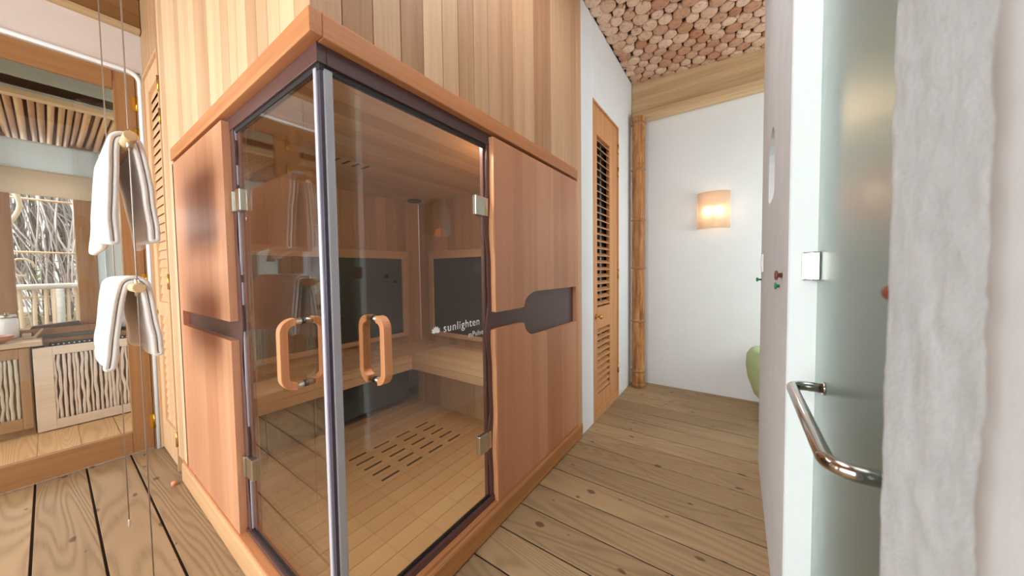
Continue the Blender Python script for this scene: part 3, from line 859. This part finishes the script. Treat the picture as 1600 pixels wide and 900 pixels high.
# ================================================================== BAMBOO POST
bp_ = MB(); seg = 26
nodes = [.03, .185, .745, 1.335, 1.86, 2.405, 2.90]
prof = []
z = 0.0
while z <= 2.975:
    d = min(abs(z - q) for q in nodes)
    r_ = .069 + .005 * math.exp(-(d / .012) ** 2) - .003 * math.exp(-((d - .02) / .01) ** 2)
    prof.append((r_, z)); z += .0085
bp_.lathe(prof, (.096, 3.305, 0), seg=seg)
b0 = bp_.build('bamboo_post', M['bamboo'], loc=(.096, 3.305, 0))
tag(b0, 'thick brown bamboo post in the far corridor corner under the pale beam', 'post')
for q in nodes[1:]:
    pr_ = [(.0725, q - .010), (.0752, q - .005), (.074, q), (.0756, q + .004), (.0725, q + .009)]
    MB().lathe(pr_, (.096, 3.305, 0), seg=seg).build('bamboo_ring', M['bamboo_node'], b0, loc=(.096, 3.305, 0))

# ================================================================== WALL SCONCE on far wall
sc = thing('wall_sconce', 'lit wall sconce with a curved peach fabric shade on white far wall', 'lamp', (.79, 3.49, 1.9))
t = NT('lit_shade')
e = t.n('ShaderNodeBsdfTranslucent'); e.inputs[0].default_value = lin((255, 238, 220))
d_ = t.n('ShaderNodeBsdfDiffuse'); d_.inputs[0].default_value = lin((250, 228, 206))
ms = t.n('ShaderNodeMixShader'); ms.inputs[0].default_value = .4; t.l(e.outputs[0], ms.inputs[1]); t.l(d_.outputs[0], ms.inputs[2]); t.l(ms.outputs[0], t.out.inputs[0])
M['shade'] = t.m
m_ = MB(); n = 24; r_ = .165
def shp(th, rr, z): return (.79 + rr * math.cos(th), 3.487 - .11 * math.sin(th) * rr / .165, z)
for z in (1.725, 2.095):
    for k in range(n + 1): m_.v.append(shp(PI * k / n, .145, z))
    for k in range(n + 1): m_.v.append(shp(PI * k / n, .142, z))
N_ = n + 1
for k in range(n):
    m_.face([k, k + 1, 2 * N_ + k + 1, 2 * N_ + k], smooth=True); m_.face([N_ + k, 3 * N_ + k, 3 * N_ + k + 1, N_ + k + 1], smooth=True)
    m_.face([k, N_ + k, N_ + k + 1, k + 1]); m_.face([2 * N_ + k, 2 * N_ + k + 1, 3 * N_ + k + 1, 3 * N_ + k])
m_.build('lamp_shade', M['shade'], sc)
MB().box(.75, .83, 3.475, 3.489, 1.82, 1.94).build('back_plate', M['brass'], sc)
for xb in (.745, .84):
    MB().lathe([(.001, -.05), (.016, -.035), (.024, 0), (.018, .03), (.010, .045), (.010, .06)], (xb, 3.43, 1.86), seg=16).build('bulb', emit('warm_bulb_%d' % (xb * 1000), (255, 228, 190), 8), sc)
    l = bpy.data.lights.new('sconce_light', 'POINT'); l.energy = 1.4; l.color = (1, .86, .74); l.shadow_soft_size = .03
    o = bpy.data.objects.new('sconce_light', l); COL.objects.link(o); o.location = (xb, 3.39, 1.90)

# warm lamp in the shower room (glows through the frosted glass)
lp = thing('shower_lamp', 'warm orange lamp blurred behind the frosted glass door', 'lamp', (1.6, 2.16, 1.7))
MB().lathe([(.001, -.10), (.08, -.09), (.09, 0), (.08, .09), (.001, .10)], (1.60, 2.07, 1.70), seg=20).build('lamp_shade', emit('warm_shade', (255, 150, 96), 2.2), lp)
l = bpy.data.lights.new('shower_lamp_light', 'POINT'); l.energy = 2.5; l.color = (1, .62, .35); l.shadow_soft_size = .06
o = bpy.data.objects.new('shower_lamp_light', l); COL.objects.link(o); o.location = (1.5, 1.85, 2.1)

# ================================================================== small things on the right wall
def wall_knob(y, z, r_, L, mat, name, label, cat):
    o = MB().lathe([(r_ * .5, 0), (r_ * .45, -L * .5), (r_, -L * .65), (r_, -L * .9), (r_ * .6, -L), (.0005, -L)], (XR, y, z), 'x', 18).build(name, mat, loc=(XR, y, z))
    return tag(o, label, cat)
wk = plain('knob_wood', (118, 66, 44), .45); gk = plain('green_knob', (40, 128, 74), .4)
wall_knob(1.02, 1.288, .017, .022, wk, 'wall_hook', 'round brown wooden hook knob on grey wall beside the white door jamb', 'hook')
wall_knob(1.10, 1.247, .013, .016, gk, 'wall_hook', 'green knob on grey wall just below the brown wooden knob', 'hook')
wall_knob(2.20, 1.24, .013, .03, gk, 'wall_hook', 'small green knob at the far end edge of the grey wall', 'hook')
o = MB().lathe([(.005, 0), (.005, .004), (.010, .007), (.010, .013), (.006, .017), (.0005, .017)], (XR + .011, .059, 1.286), 'y', 18).build('wall_hook', wk, loc=(XR + .011, .059, 1.286))
tag(o, 'brown wooden knob at the rough plaster edge beside frosted door', 'hook')
s0 = MB().box(XR - .008, XR, 2.05, 2.14, 1.29, 1.40).box(XR - .012, XR - .007, 2.075, 2.115, 1.32, 1.37).build('light_switch', M['white_paint'], loc=(XR, 2.1, 1.35), bevel=.002)
tag(s0, 'white light switch plate near the far end of the grey wall', 'switch')

# armchair seen at the end of the corridor
ch = thing('armchair', 'green upholstered chair peeking from behind the far end of the right wall', 'chair', (1.40, 3.14, 0))
t = NT('green_upholstery'); v = t.coords(); n1 = t.noise(v, 9, 3); n3 = t.noise(v, 300, 2)
t.principled(t.mix(n1, lin((196, 192, 150)), lin((150, 176, 128))), .9, 0, t.bump(n3, .4, .002), .2); M['green'] = t.m
m_ = MB(); prof = [(.02, .11), (.20, .12), (.27, .20), (.315, .34), (.33, .45), (.325, .54), (.30, .585), (.25, .60), (.235, .56), (.24, .42), (.22, .40), (.02, .40)]
m_.lathe(prof, (1.40, 3.14, 0), seg=36); m_.build('chair_shell', M['green'], ch)
MB().lathe([(.02, .40), (.20, .40), (.225, .43), (.2, .47), (.02, .48)], (1.40, 3.14, 0), seg=32).build('seat', M['green'], ch)
for k in range(4):
    a = PI / 4 + k * PI / 2
    MB().tube([(1.40 + .17 * math.cos(a), 3.14 + .17 * math.sin(a), .125), (1.40 + .19 * math.cos(a), 3.14 + .19 * math.sin(a), 0)], [.018, .012], 10).build('leg', M['doorframe'], ch)

# ================================================================== TOWEL LADDER
tl = thing('towel_ladder', 'hanging towel ladder of two thin steel cables with two round wooden rods', 'towel rail', (-1.2, -.262, CZ))
for xx in (-.85, -1.545):
    ym = -.262
    MB().tube([(xx, ym, CZ - .001), (xx, ym, .07)], .0022, 8).build('cable', M['cable'], tl)
    MB().lathe([(.002, .07), (.0045, .066), (.0055, .04), (.004, .03), (.0005, .028)], (xx, ym, 0), seg=12).build('cable_weight', M['weight'], tl)
for zz in (1.822, 1.272):
    MB().tube([(-1.61, -.262, zz), (-.80, -.262, zz)], .0185, 18).build('rod', M['rod'], tl, bevel=.003)
    for xx in (-.85, -1.545):
        MB().lathe([(.004, -.034), (.0075, -.03), (.0075, .03), (.004, .034)], (xx, -.262, zz), seg=12).build('clamp', M['chrome'], tl)
        
def towel(name, label, zr, drop_l, drop_r, x0, x1, spread_l, spread_r, seed):
    """cloth folded double, hung over the rod: section in (y,z), swept along x"""
    rnd = random.Random(seed)
    r0 = .0215
    # centre-line of the doubled cloth: inner layer left bottom -> over the rod -> right bottom, then back as outer layer
    nseg = 26; ny = 34
    m_ = MB(); rows = []
    lay = .017
    for i in range(ny + 1):
        u = i / ny; x = x0 + (x1 - x0) * u
        ph = rnd.random() * .2
        bl = drop_l + .012 * math.sin(u * 5 + seed) + .01 * mnoise.noise((u * 3, seed, 0))
        br = drop_r + .012 * math.sin(u * 4 + seed * 2) + .01 * mnoise.noise((u * 3, seed, 5))
        wv = .008 * math.sin(u * 9 + seed)
        def side(off, L, spr, sgn, n, rev):
            ps = []
            for k in range(n):
                s_ = k / (n - 1)
                yy = sgn * (r0 + off + spr * (s_ ** .8) + wv * s_ + .012 * s_ * mnoise.noise((u * 4, s_ * 3, sgn * 3 + seed)))
                ps.append((yy, zr - s_ * L))
            return ps[::-1] if rev else ps
        def top(off, a0, a1, n):
            return [((r0 + off) * math.cos(a0 + (a1 - a0) * k / n), zr + (r0 + off) * math.sin(a0 + (a1 - a0) * k / n)) for k in range(1, n)]
        li = side(.000, bl, spread_l, -1, 14, True)      # inner left, from bottom up
        ti = top(.000, PI, 0, 8)
        ri = side(.000, br, spread_r, 1, 14, False)
        # bottom fold on the right
        p1 = ri[-1]; ro = side(lay, br, spread_r, 1, 14, True); p2 = ro[0]
        def fold(pa, pb, n=6):
            cx_, cy_ = (pa[0] + pb[0]) / 2, (pa[1] + pb[1]) / 2; w_ = (pb[0] - pa[0]) / 2
            return [(cx_ - w_ * math.cos(PI * k / n), cy_ - abs(w_) * .8 * math.sin(PI * k / n)) for k in range(1, n)]
        to = top(lay, 0, PI, 10)
        lo_ = side(lay, bl, spread_l, -1, 14, False)
        pth = li + ti + ri + fold(p1, p2) + ro + to + lo_ + fold(lo_[-1], li[0])
        rows.append([(x + .01 * mnoise.noise((u * 2, a * 9, b_ * 9)), -.262 + a, b_) for a, b_ in pth])
    n = len(rows[0])
    for rw in rows: m_.v += rw
    for i in range(ny):
        for k in range(n):
            k2 = (k + 1) % n
            m_.face([i * n + k, i * n + k2, (i + 1) * n + k2, (i + 1) * n + k], smooth=True)
    o = m_.build(name, M['towel'], loc=((x0 + x1) / 2, -.262, zr))
    md = o.modifiers.new('thick', 'SOLIDIFY'); md.thickness = .016; md.offset = 0; md.use_rim = True
    o.modifiers.new('sub', 'SUBSURF').levels = 1; o.modifiers['sub'].render_levels = 1
    return tag(o, label, 'towel', 'white hand towels on the hanging ladder')
towel('towel', 'white folded towel over the upper wooden rod of the hanging ladder', 1.822, .375, .36, -1.50, -.915, .024, .042, 1.3)
towel('towel', 'white folded towel over the lower wooden rod of the hanging ladder', 1.272, .30, .275, -1.52, -.925, .038, .024, 4.1)

ds = MB().lathe([(.014, 0), (.014, .022), (.012, .026), (.001, .026)], (-1.885, -.05, 0), seg=18).build('door_stop', M['panel_edge'], loc=(-1.885, -.05, 0))
tag(ds, 'small round wooden door stop on the planks beside the sauna base', 'door stop')

# ================================================================== TERRACE beyond the glazed doors
tf = MB()
for k in range(-15, 6):
    y0 = yk + .198 * k; tf.box(-5.35, -2.66, y0 + .0015, y0 + .1965, -.03, -.001, rt(.6, 1))
tf.build('floor', plank_wood('terrace_planks', (170, 120, 76), (206, 160, 112), (222, 182, 136), False), struct=True)
# header with pale face, pole ceiling
MB().box(-2.99, -2.95, -3.0, .3, 2.56, 3.1).build('trim_7', plaster('grey_green_render', (150, 152, 138), (172, 172, 156), 3, 40, .3), struct=True)
MB().box(-3.0, -2.93, -3.0, .3, 2.53, 2.565).build('trim_7', M['beam_y'], struct=True)
pc = MB(); y = -2.9; 
while y < .3:
    r_ = random.uniform(.014, .02); pc.tube([(-3.0, y, 2.56 + random.uniform(-.004, .004)), (-3.6, y, 2.56), (-4.5, y + random.uniform(-.01, .01), 2.56 + random.uniform(-.004, .004))], r_, 8, rt()); y += r_ * 2 + random.uniform(.006, .014)
t = NT('pole_ceiling'); at = t.n('ShaderNodeAttribute'); at.attribute_name = 'tone'; sep = t.n('ShaderNodeSeparateColor'); t.l(at.outputs['Color'], sep.inputs[0])
n1 = t.noise(t.coords((.1, 1, 1), 7.0), 30, 3)
t.principled(t.mix(t.math('ADD', t.math('MULTIPLY', sep.outputs[0], .6), t.math('MULTIPLY', n1, .4)), lin((150, 104, 68)), lin((214, 172, 124))), .6); M['poles'] = t.m
pc.build('ceiling', M['poles'], struct=True)
MB().box(-4.6, -2.95, -3.0, .3, 2.59, 2.65).build('ceiling', plain('pole_backing', (116, 80, 54), .9), struct=True)
# outer window wall x = -4.2
ow = MB(); ow.box(-4.3, -4.2, -.115, .35, 0, 2.56); ow.box(-4.3, -4.2, -1.34, -1.05, 0, 2.56); ow.box(-4.3, -4.2, -3.0, .35, 0, .80)
ow.build('wall_terrace', plaster('grey_white_render', (206, 208, 204), (222, 222, 218), 4, 60, .3), struct=True)
MB().box(-4.3, -2.72, .02, .12, 0, 2.6).build('wall_terrace', M['white_plaster'], struct=True)
MB().box(-4.21, -4.17, -.165, -.12, .86, 2.5).build('trim_8', plain('pale_blue_paint', (214, 226, 232), .5), struct=True)
wt = struct_root('window_3', (-4.2, -.5, .86))
wf = MB()
for y0, y1 in ((-.29, -.165), (-.76, -.615), (-1.05, -.98), (-1.50, -1.34), (-2.2, -2.1)): wf.box(-4.24, -4.16, y0, y1, .86, 2.56)
wf.box(-4.25, -4.08, -3.0, -.1, .80, .86); wf.build('window_frame', M['doorframe'], wt, bevel=.004)
# fabric blind
bl = thing('roman_blind', 'half raised pale linen blind with a beige lace-edged hem over the terrace window', 'blind', (-4.13, -.6, 2.5))
def cloth_sheet(x, y0, y1, z0, z1, amp, nz=14, ny=40, folds=0, thick=.004):
    m_ = MB()
    for s_ in (0, thick):
        for j in range(nz + 1):
            z = z0 + (z1 - z0) * j / nz
            for i in range(ny + 1):
                y = y0 + (y1 - y0) * i / ny
                d = amp * mnoise.noise((y * 6, z * 5, 2)) + folds * abs(math.sin(PI * (z - z0) / (z1 - z0)))
                m_.v.append((x + s_ + d, y, z))
    W_ = ny + 1; T = W_ * (nz + 1)
    for j in range(nz):
        for i in range(ny):
            a = j * W_ + i; m_.face([a, a + 1, a + W_ + 1, a + W_], smooth=True); m_.face([T + a, T + a + W_, T + a + W_ + 1, T + a + 1], smooth=True)
    for i in range(ny):
        m_.face([i, T + i, T + i + 1, i + 1]); a = nz * W_ + i; m_.face([a, a + 1, T + a + 1, T + a])
    for j in range(nz):
        a = j * W_; m_.face([a, a + W_, T + a + W_, T + a]); a += ny; m_.face([a, T + a, T + a + W_, a + W_])
    return m_
def fabric(name, c, trans):
    t = NT(name); n1 = t.noise(t.coords(), 60, 4); cc = t.mix(n1, lin(c), lin(tuple(max(0, q - 14) for q in c)))
    a = t.n('ShaderNodeBsdfTranslucent'); b_ = t.n('ShaderNodeBsdfDiffuse'); t.l(cc, a.inputs[0]); t.l(cc, b_.inputs[0])
    ms = t.n('ShaderNodeMixShader'); ms.inputs[0].default_value = trans; t.l(b_.outputs[0], ms.inputs[1]); t.l(a.outputs[0], ms.inputs[2]); t.l(ms.outputs[0], t.out.inputs[0]); return t.m
cloth_sheet(-4.13, -2.2, -.125, 2.26, 2.52, .01).build('blind_fabric', fabric('linen_white', (226, 232, 232), .35), bl)
cloth_sheet(-4.11, -2.2, -.125, 2.04, 2.265, .012, folds=.035).build('blind_hem', fabric('linen_beige', (226, 210, 186), .4), bl)
lc = MB()
for k in range(130): lc.lathe([(.004, 0), (.006, .003), (.001, .005)], (-4.104, -2.2 + k * .016, 2.268), 'x', 6)
lc.build('lace_edge', fabric('lace', (236, 230, 214), .2), bl)

# worktop + left cabinet
cab = thing('bathroom_cabinet', 'brown wooden cabinet under the worktop, with a vertical stick infill door', 'cabinet', (-3.95, -1.1, 0))
wcab = wood('cabinet_wood', (150, 110, 76), (184, 144, 106), 'z', .55, tone=False)
def stick_front(parent, y0, y1, z0, z1, xf, fw, mat, matst, matbk, seed):
    rnd = random.Random(seed)
    fr = MB(); fr.box(xf - .022, xf, y0, y0 + fw, z0, z1); fr.box(xf - .022, xf, y1 - fw * .45, y1, z0, z1)
    fr.box(xf - .022, xf, y0 + fw, y1 - fw * .45, z1 - fw * .75, z1); fr.box(xf - .022, xf, y0 + fw, y1 - fw * .45, z0, z0 + fw * .85)
    d = fr.build('door', mat, parent, bevel=.003)
    st = MB(); y = y0 + fw + .006
    while y < y1 - fw * .45 - .004:
        pth = []; am = rnd.uniform(.001, .006); ph = rnd.random() * 6; fq = rnd.uniform(10, 24); r_ = rnd.uniform(.0065, .0105)
        n = 14; za, zb = z0 + fw * .8, z1 - fw * .7
        for i in range(n + 1):
            z = za + (zb - za) * i / n; pth.append((xf - .012, y + am * math.sin(fq * z + ph) + am * .6 * math.sin(2.3 * fq * z + ph), z))
        st.tube(pth, [r_ * (1 + .12 * math.sin(i * 1.7 + ph)) for i in range(n + 1)], 7)
        y += r_ * 2 + rnd.uniform(.001, .010)
    st.build('stick_infill', matst, d)
MB().box(-4.18, -3.825, -2.3, -.56, .06, .742).build('body', wcab, cab)
MB().box(-4.18, -3.86, -2.3, -.56, 0, .06).build('plinth', wcab, cab)
stkg = plain('bleached_sticks', (206, 196, 178), .7)
stick_front(cab, -1.10, -.565, .065, .735, -3.80, .11, wcab, stkg, None, 3)
stick_front(cab, -1.65, -1.11, .065, .735, -3.80, .11, wcab, stkg, None, 5)
wt_ = MB().box(-4.155, -3.775, -2.3, -.50, .744, .785).build('worktop', wood('worktop_wood', (190, 160, 126), (220, 196, 164), 'y', .3, tone=False), bevel=.005, loc=(-3.98, -1.4, .744))
tag(wt_, 'pale wooden worktop on the brown terrace cabinet', 'worktop')
cab2 = thing('stick_cabinet', 'whitewashed low cabinet with a front of wavy vertical sticks, right of the worktop', 'cabinet', (-3.95, -.25, 0))
wpale = wood('whitewashed_wood', (216, 190, 168), (236, 216, 196), 'y', .6, tone=False)
MB().box(-4.16, -3.83, -.53, .015, .05, .70).build('body', plain('cabinet_interior', (140, 118, 98), .8), cab2)
MB().box(-4.14, -3.86, -.53, .015, 0, .05).build('plinth', wcab, cab2)
stick_front(cab2, -.550, .018, .01, .722, -3.795, .095, wpale, plain('pale_sticks', (226, 206, 190), .6), None, 11)

# things on the worktop, ledge and window sill
ledge = MB().box(-4.15, -3.99, -.495, .01, .7005, .765).build('ledge', M['doorframe_y'], loc=(-4.05, -.25, .70))
tag(ledge, 'brown wooden back ledge above the stick cabinet', 'ledge')
bt = thing('beaded_tray', 'black tray edged with white shells behind the stick cabinet top', 'tray', (-3.95, -.25, .70))
MB().box(-3.985, -3.93, -.47, .0, .7005, .738).build('tray_body', M['black'], bt)
sb = MB()
for k in range(16): sb.lathe([(.001, 0), (.006, .001), (.006, .003), (.001, .005)], (-3.93, -.45 + k * .028, .724), 'x', 8)
sb.build('shell_beads', M['white_paint'], bt)
tr = MB().prism([(-.56, .861), (-.545, .885), (-.30, .905), (-.28, .861)], -4.15, -4.085, 'x').build('wood_tray', plain('dark_tray', (70, 46, 30), .5), loc=(-4.12, -.42, .861))
tag(tr, 'dark brown wooden tray on the window sill', 'tray')
# bowl / trays on the worktop
def bowl(cx_, cy_, z, R_, H, mat, name, label, cat, ex=1.0):
    m_ = MB(); P_ = [(R_ * .45, 0), (R_ * .8, H * .35), (R_, H), (R_ * .94, H), (R_ * .74, H * .4), (R_ * .4, H * .12), (.001, H * .1)]
    o = m_.lathe(P_, (cx_, cy_, z), seg=28).build(name, mat, loc=(cx_, cy_, z)); return tag(o, label, cat)
bowl(-3.875, -.715, .7855, .09, .06, plain('amber_wood_bowl', (168, 98, 48), .4), 'wooden_bowl', 'round amber wooden bowl at the front of the worktop', 'bowl')
ty = thing('serving_tray', 'pale wooden tray with flared sides at the end of the worktop', 'tray', (-4.02, -.63, .786))
m_ = MB(); z = .7855
P_ = [(-.80, z), (-.535, z), (-.492, z + .075), (-.502, z + .077), (-.545, z + .014), (-.79, z + .014), (-.825, z + .077), (-.835, z + .075)]
m_.prism(P_, -4.15, -4.0, 'x'); m_.build('tray_body', wood('tray_wood', (172, 138, 98), (204, 172, 132), 'x', .5, tone=False), ty)
MB().box(-4.14, -4.05, -.60, -.555, z + .0145, z + .045).build('soap_block', plain('soap', (196, 186, 168), .5), ty)
jr = thing('glass_jar', 'frosted white glass jar with a metal lid standing in the pale tray', 'jar', (-4.08, -.80, .786))
MB().lathe([(.045, 0), (.055, .01), (.055, .16), (.045, .175), (.001, .175)], (-4.075, -.665, z + .0142), seg=24).build('jar_body', plain('milky_glass', (224, 220, 220), .15), jr)
MB().lathe([(.047, .1755), (.047, .2), (.01, .205), (.01, .22), (.001, .222)], (-4.075, -.665, z + .0142), seg=24).build('lid', M['chrome'], jr)

# brass wall lamp, seen in the sauna door's reflection
bl_ = thing('brass_wall_lamp', 'brass swing-arm wall lamp on the white terrace wall', 'lamp', (-4.2, -1.12, 1.6))
MB().tube([(-4.19, -1.27, 1.52), (-4.10, -1.22, 1.60), (-4.02, -1.15, 1.60)], .008, 10).build('arm', M['brass'], bl_)
MB().lathe([(.018, .03), (.022, 0), (.05, -.10), (.047, -.10), (.018, -.005), (.001, .0)], (-4.02, -1.15, 1.585), seg=20).build('lamp_shade', plain('aged_brass', (132, 98, 44), .35, 1.0), bl_)

# net curtain beside the second window
nc = tag(cloth_sheet(-4.10, -2.05, -1.56, 1.25, 2.03, .05, 20, 30).build('net_curtain', fabric('white_net', (236, 234, 240), .4), loc=(-4.1, -1.8, 1.25)), 'white net curtain hanging in the second terrace window', 'curtain')

# railing
rl = thing('terrace_railing', 'weathered pale pole railing at the terrace edge', 'railing', (-5.25, -1.5, 0))
rw = wood('weathered_pole', (176, 170, 158), (222, 216, 204), 'y', .7, tone=False)
rwz = wood('weathered_baluster', (188, 160, 126), (224, 204, 172), 'z', .7, tone=False)
MB().tube([(-5.25, -3.2 + k * .3, 1.215 + .006 * math.sin(k * 2.1)) for k in range(13)], .03, 12).build('handrail', rw, rl)
MB().tube([(-5.25, -3.2, 1.10), (-5.25, .4, 1.10)], .012, 8).tube([(-5.25, -3.2, .15), (-5.25, .4, .15)], .02, 8).build('rail', rwz, rl)
k = 0; y = -3.0
while y < .35:
    big = abs(y + .42) < .03
    MB().tube([(-5.25 + random.uniform(-.005, .005), y + random.uniform(-.01, .01), 0), (-5.25, y, .6), (-5.25, y + random.uniform(-.012, .012), 1.19)], .014 if not big else .03, 8).build('baluster', rwz, rl)
    y += .072
MB().tube([(-5.25, -.40, 0), (-5.25, -.385, 1.19)], .038, 10).build('post', rw, rl)
# ground, hanging roots, foliage
t = NT('leaf_litter'); n1 = t.noise(t.coords(), 30, 5, .7)
t.principled(t.ramp(n1, [(.35, lin((120, 84, 58))), (.5, lin((196, 158, 124))), (.65, lin((150, 160, 96)))]), .9); M['litter'] = t.m
gr = MB(); n = 24
for j in range(n + 1):
    for i in range(n + 1):
        x = -5.4 - 7 * i / n; y = -6 + 9 * j / n; gr.v.append((x, y, -.7 + .14 * (i / n) * 10 * .9 + .1 * mnoise.noise((x, y, 0))))
for j in range(n):
    for i in range(n): a = j * (n + 1) + i; gr.face([a, a + 1, a + n + 2, a + n + 1], smooth=True)
gr.build('floor', M['litter'], struct=True)
rnd = random.Random(5)
rt_ = MB()
def twig(mb, x, y, ztop, zbot, r_, sway, slant):
    n = 9; ph = rnd.random() * 6; P_ = []
    for i in range(n + 1):
        u = i / n; P_.append((x + sway * .5 * math.sin(ph + u * 5), y + slant * u + sway * math.sin(ph * 2 + u * 4), ztop + (zbot - ztop) * u))
    mb.tube(P_, [r_ * (1 - .4 * i / n) for i in range(n + 1)], 5, rt(), cap=False)
for k in range(620):
    x = -5.6 - rnd.random() * 1.9; y = rnd.uniform(-2.6, .9); zt = rnd.uniform(2.2, 3.6)
    twig(rt_, x, y, zt, rnd.uniform(.7, 1.5), rnd.uniform(.004, .014), rnd.uniform(.03, .14), rnd.uniform(-.1, .5))
t = NT('grey_roots'); at = t.n('ShaderNodeAttribute'); at.attribute_name = 'tone'; sep = t.n('ShaderNodeSeparateColor'); t.l(at.outputs['Color'], sep.inputs[0])
t.principled(t.mix(sep.outputs[0], lin((128, 112, 100)), lin((222, 214, 208))), .85); M['roots'] = t.m
tag(rt_.build('hanging_roots', M['roots'], loc=(-6.5, -.8, 2.5)), 'tangle of pale grey hanging roots behind the terrace railing', 'roots', kind='stuff')
vn = MB(); P_ = []
for i in range(26):
    u = i / 25; P_.append((-5.0, -.645 + .05 * math.sin(u * 5.2) + .02 * math.sin(u * 17), 2.6 - 1.25 * u))
vn.tube(P_, .018, 10)
P_ = [(-5.0, -.60 + .075 * math.cos(a / 10 * 2 * PI), 1.42 + .09 * math.sin(a / 10 * 2 * PI)) for a in range(9)]
vn.tube(P_, .010, 8)
tag(vn.build('curly_vine', plain('pale_vine', (220, 204, 172), .7), loc=(-5, -.6, 1.3)), 'pale curly vine stem hanging in the terrace window', 'vine')
for zz in (1.60, 2.18):
    tag(MB().tube([(-5.35, -1.0, zz), (-5.35, .2, zz - .02)], .011, 8).build('horizontal_branch', plain('tan_branch_%d' % int(zz * 100), (206, 168, 128), .7), loc=(-5.35, -.4, zz)),
        'thin tan horizontal branch crossing the %s of the terrace window view' % ('middle' if zz < 2 else 'top'), 'branch')
lv = MB()
for k in range(5200):
    x = -7.7 - rnd.random() * 2.5; y = rnd.uniform(-5, 2.5); z = rnd.uniform(.2, 5.2); s_ = rnd.uniform(.03, .085)
    d = Vector((rnd.uniform(-1, 1), rnd.uniform(-1, 1), rnd.uniform(-1, 1))).normalized(); e_ = d.orthogonal().normalized()
    p0 = Vector((x, y, z)); b = len(lv.v); q = d.cross(e_) * s_ * .12
    lv.v += [tuple(p0 - d * s_), tuple(p0 + e_ * s_ * .35 + q), tuple(p0 + d * s_), tuple(p0 - e_ * s_ * .35 + q)]
    lv.face([b, b + 1, b + 2, b + 3], rt())
t = NT('leaves'); at = t.n('ShaderNodeAttribute'); at.attribute_name = 'tone'; sep = t.n('ShaderNodeSeparateColor'); t.l(at.outputs['Color'], sep.inputs[0])
t.principled(t.mix(sep.outputs[0], lin((70, 84, 44)), lin((172, 190, 96))), .6); M['leaves'] = t.m
tag(lv.build('leafy_thicket', M['leaves'], loc=(-8, -1, 1), fix=False), 'green and brown leafy thicket in the distance behind the roots', 'foliage', kind='stuff')
ts = MB()
for k in range(26):
    y = -4.5 + k * .27; twig(ts, -10.7 - rnd.random() * 1.0, y, 5.0, -.5, rnd.uniform(.05, .13), .2, rnd.uniform(-.6, .6))
tag(ts.build('distant_trunks', plain('bark', (96, 78, 62), .9), loc=(-9, -1, 2)), 'dim mass of brown trunks behind the thicket', 'trunks', kind='stuff')
